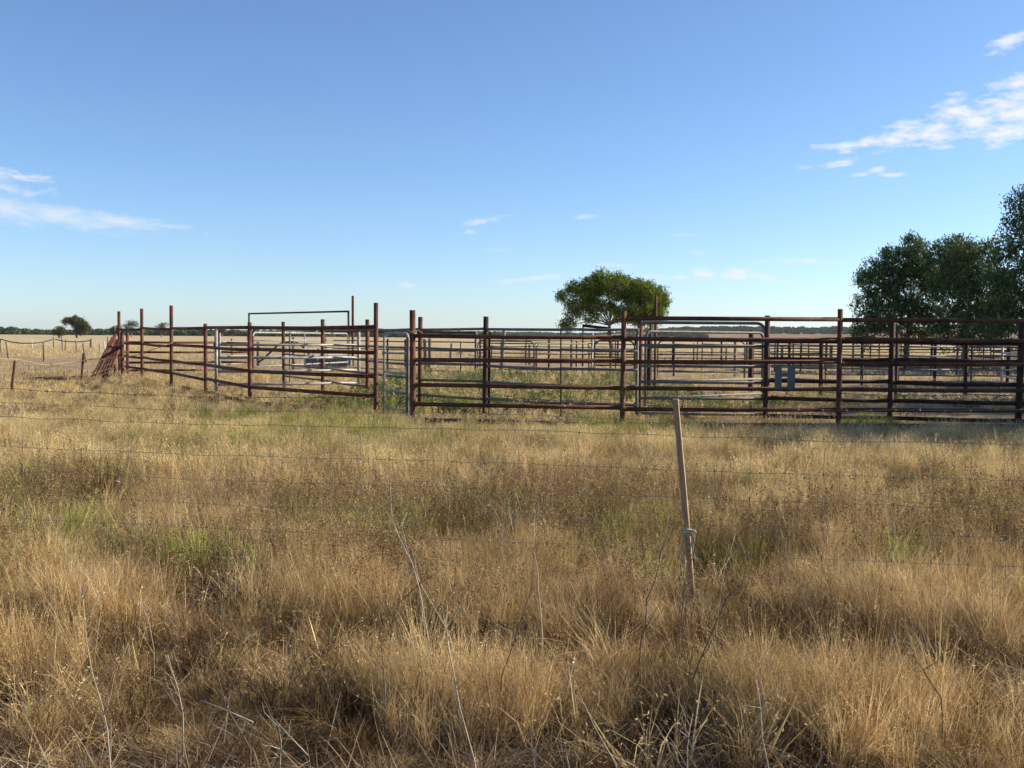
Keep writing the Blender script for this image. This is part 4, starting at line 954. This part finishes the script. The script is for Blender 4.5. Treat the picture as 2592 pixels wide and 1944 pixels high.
for i in range(12):
    for j in range(8): mb.F.append((rings[i][j], rings[i][(j + 1) % 8], rings[i + 1][(j + 1) % 8], rings[i + 1][j]))
mb.F.append(tuple(rings[-1])); mb.F.append(tuple(reversed(rings[0])))
st = mb.build('timber_stake', SAWN, smooth=False); st.location = sb; tag(st, 'leaning sawn timber stake standing against the wire fence', 'stake')
f = .415; kc = sb + ax * (L * f); mb = MB()
for k in range(4):
    pts = [Rm @ Vector((.024 * math.cos(t) * 1.05, .019 * math.sin(t), 0)) + ax * (-.012 + .008 * k + .006 * math.sin(t + k)) for t in np.linspace(0, 6.283, 20)]
    mb.tube(pts, .0062, 6)
mb.tube([Vector((.015, -.02, .006)), Vector((.03, -.03, .016)), Vector((.045, -.02, .008)), Vector((.05, -.02, -.004))], .007, 6, .003)
def strand(p0, dxs, n, sw): return [p0 + Vector((dxs * i / n + sw * math.sin(i * 1.3), -.006 * math.cos(i), -.028 * i)) for i in range(n + 1)]
mb.tube(strand(Vector((-.022, -.012, 0)), .018, 11, .004), .0058, 6, .003); mb.tube(strand(Vector((-.026, -.016, 0)), -.004, 6, .005), .0045, 6, .002)
mb.tube(strand(Vector((.028, -.014, .004)), -.002, 5, .007), .0062, 6, .004); mb.tube(strand(Vector((.034, -.016, .004)), .012, 7, .006), .004, 6, .002)
for k in range(26):
    a_ = Vector((random.uniform(-.03, .05), random.uniform(-.03, -.01), random.uniform(-.02, .02)))
    mb.tube([a_, a_ + Vector((random.gauss(0, .02), random.gauss(-.005, .006), random.gauss(0, .014)))], .0011, 4)
tw = mb.build('twine', TWINE); tw.location = kc; tag(tw, 'frayed pale twine knotted round the timber stake', 'twine')

# ---------------------------------------------------------------- single dead stalks in the foreground
ST = [
 ('forked bleached stalk standing left of the middle in the near grass', [(988,1232),(992,1310),(1010,1360),(1043,1426),(1062,1493),(1072,1551),(1089,1649)], 1, .0042),
 ('thin stalk crossing the forked one left of the middle', [(1015,1322),(1032,1396),(1047,1440),(1070,1490),(1100,1540),(1130,1590)], 1, .0036),
 ('bent bleached stalk in the middle of the near grass', [(1354,1290),(1350,1388),(1362,1450),(1361,1478),(1368,1545),(1373,1610)], 1, .0042),
 ('slim stalk left of the bent one in the middle', [(1291,1255),(1285,1300),(1272,1333),(1270,1385),(1276,1445)], 1, .0034),
 ('brown stalk leaning right across the middle', [(1352,1400),(1346,1489),(1319,1567),(1288,1664),(1270,1710)], 2, .0036),
 ('dark twisted stalk left of the timber stake', [(1709,1350),(1672,1395),(1668,1430),(1657,1474),(1637,1517),(1634,1587),(1622,1625)], 2, .0048),
 ('dark stalk crossing the foot of the timber stake', [(1782,1277),(1769,1345),(1755,1406),(1735,1470),(1728,1537),(1722,1590)], 2, .0042),
 ('pale forked stalk just left of the timber stake', [(1693,1301),(1686,1345),(1674,1402),(1661,1463),(1637,1537),(1630,1600)], 1, .0036),
 ('slim stalk right of the timber stake', [(1862,1348),(1848,1400),(1833,1443),(1820,1534),(1815,1580)], 1, .0030),
 ('dark curved stalk in the grass at lower right', [(2299,1597),(2307,1644),(2323,1676),(2350,1718),(2382,1766)], 2, .0042),
 ('white bleached stalk near the bottom right of the middle', [(1913,1715),(1921,1760),(1925,1794),(1929,1865),(1945,1944)], 1, .0036),
 ('short white stalk at the bottom below the timber stake', [(1754,1805),(1745,1850),(1740,1893),(1740,1950)], 1, .0030),
 ('long dark stalk leaning left below the timber stake', [(1875,1480),(1842,1510),(1807,1589),(1767,1684),(1732,1790)], 2, .0040),
 ('tall bleached stalk rising at lower left', [(179,1408),(197,1470),(210,1517),(218,1618),(233,1703),(257,1781),(272,1847),(280,1950)], 1, .0032),
 ('stiff pale stalk left of centre in the near tussocks', [(424,1657),(436,1700),(451,1746),(463,1808)], 1, .0040),
 ('slanting brown stalk right of the stiff pale one', [(556,1727),(566,1770),(583,1808),(634,1895)], 2, .0042),
 ('straight light stick lying across the lower left tussocks', [(509,1773),(575,1799),(641,1828)], 1, .0044),
 ('thin upright stalk in the lower left gap', [(365,1517),(376,1570),(389,1640)], 1, .0030),
 ('short stalk leaning right at lower left', [(268,1470),(246,1515),(218,1578)], 1, .0030),
 ('slender stalk left of centre above the dark gap', [(556,1405),(560,1470),(564,1560)], 2, .0032),
 ('long bleached stalk running down to the bottom middle', [(1132,1532),(1130,1580),(1135,1640),(1148,1703),(1163,1789),(1202,1930)], 1, .0036),
 ('thin straight stalk left of the forked one', [(963,1560),(966,1640),(974,1745)], 2, .0030),
 ('dark branch leaning far over left of the middle', [(1122,1437),(1060,1480),(1008,1528),(994,1570),(988,1625)], 2, .0044),
 ('white curved stalk at the bottom left of the middle', [(705,1835),(712,1880),(708,1950)], 1, .0032),
 ('light stick lying at the bottom left of the middle', [(688,1815),(730,1860),(780,1912)], 1, .0040),
 ('slanting pale stalk at the bottom right of the middle', [(1480,1785),(1500,1830),(1530,1885),(1560,1935)], 1, .0036),
]
for lb, seq, kind, rad in ST:
    vb = seq[-1][1]; d0 = min(5.3, (CAM_H - .24) * FPX / (vb - 853)); d1 = d0 + random.uniform(-.12, .18)
    n = len(seq); pts = [PT(u, v, d1 + (d0 - d1) * i / (n - 1)) for i, (u, v) in enumerate(seq)]
    b = pts[-1].copy(); flatstick = 'lying' in lb
    if not flatstick: pts.append(Vector((b.x + random.gauss(0, .015), b.y + .01, float(gz(b.x, b.y)) - .02)))
    o0 = pts[-1].copy(); mb = MB(); k = len(pts)
    rads = [rad * (.45 + .6 * i / (k - 1)) for i in range(k)] if not flatstick else [rad * .62] * k
    rads = [x * .74 for x in rads]; mb.tube([p - o0 for p in pts], rads, 6)
    if not flatstick:
        for _ in range(random.randint(3, 6)):
            i = random.randint(0, max(0, k - 3)); p = pts[i].lerp(pts[i + 1], random.random()) - o0; sgn = random.choice((-1, 1))
            q = p + Vector((sgn * random.uniform(.02, .07), random.gauss(0, .03), random.uniform(.03, .13)))
            mb.tube([p, p.lerp(q, .5) + Vector((random.gauss(0, .008), 0, random.gauss(0, .008))), q], rad * .42, 5, rad * .2)
    o = mb.build('dry_stalk', DSTALK if kind == 1 else DSTALK2); o.location = o0
    tag(o, lb, 'stalk', 'single dead stalks in the near grass')

# ---------------------------------------------------------------- the air: fades the far rises towards blue
mt, nt, out = new_mat('air')
pv = nnode(nt, 'ShaderNodeVolumePrincipled', {'Color': (.80, .88, 1, 1), 'Density': HAZE, 'Anisotropy': .2})
nt.links.new(pv.outputs[0], out.inputs['Volume'])
hz = MB().box((0, 3000, 34), (18200, 12400, 72)).build('haze', mt, smooth=False); tag(hz, 'clear dry air with a trace of haze', kind='stuff')
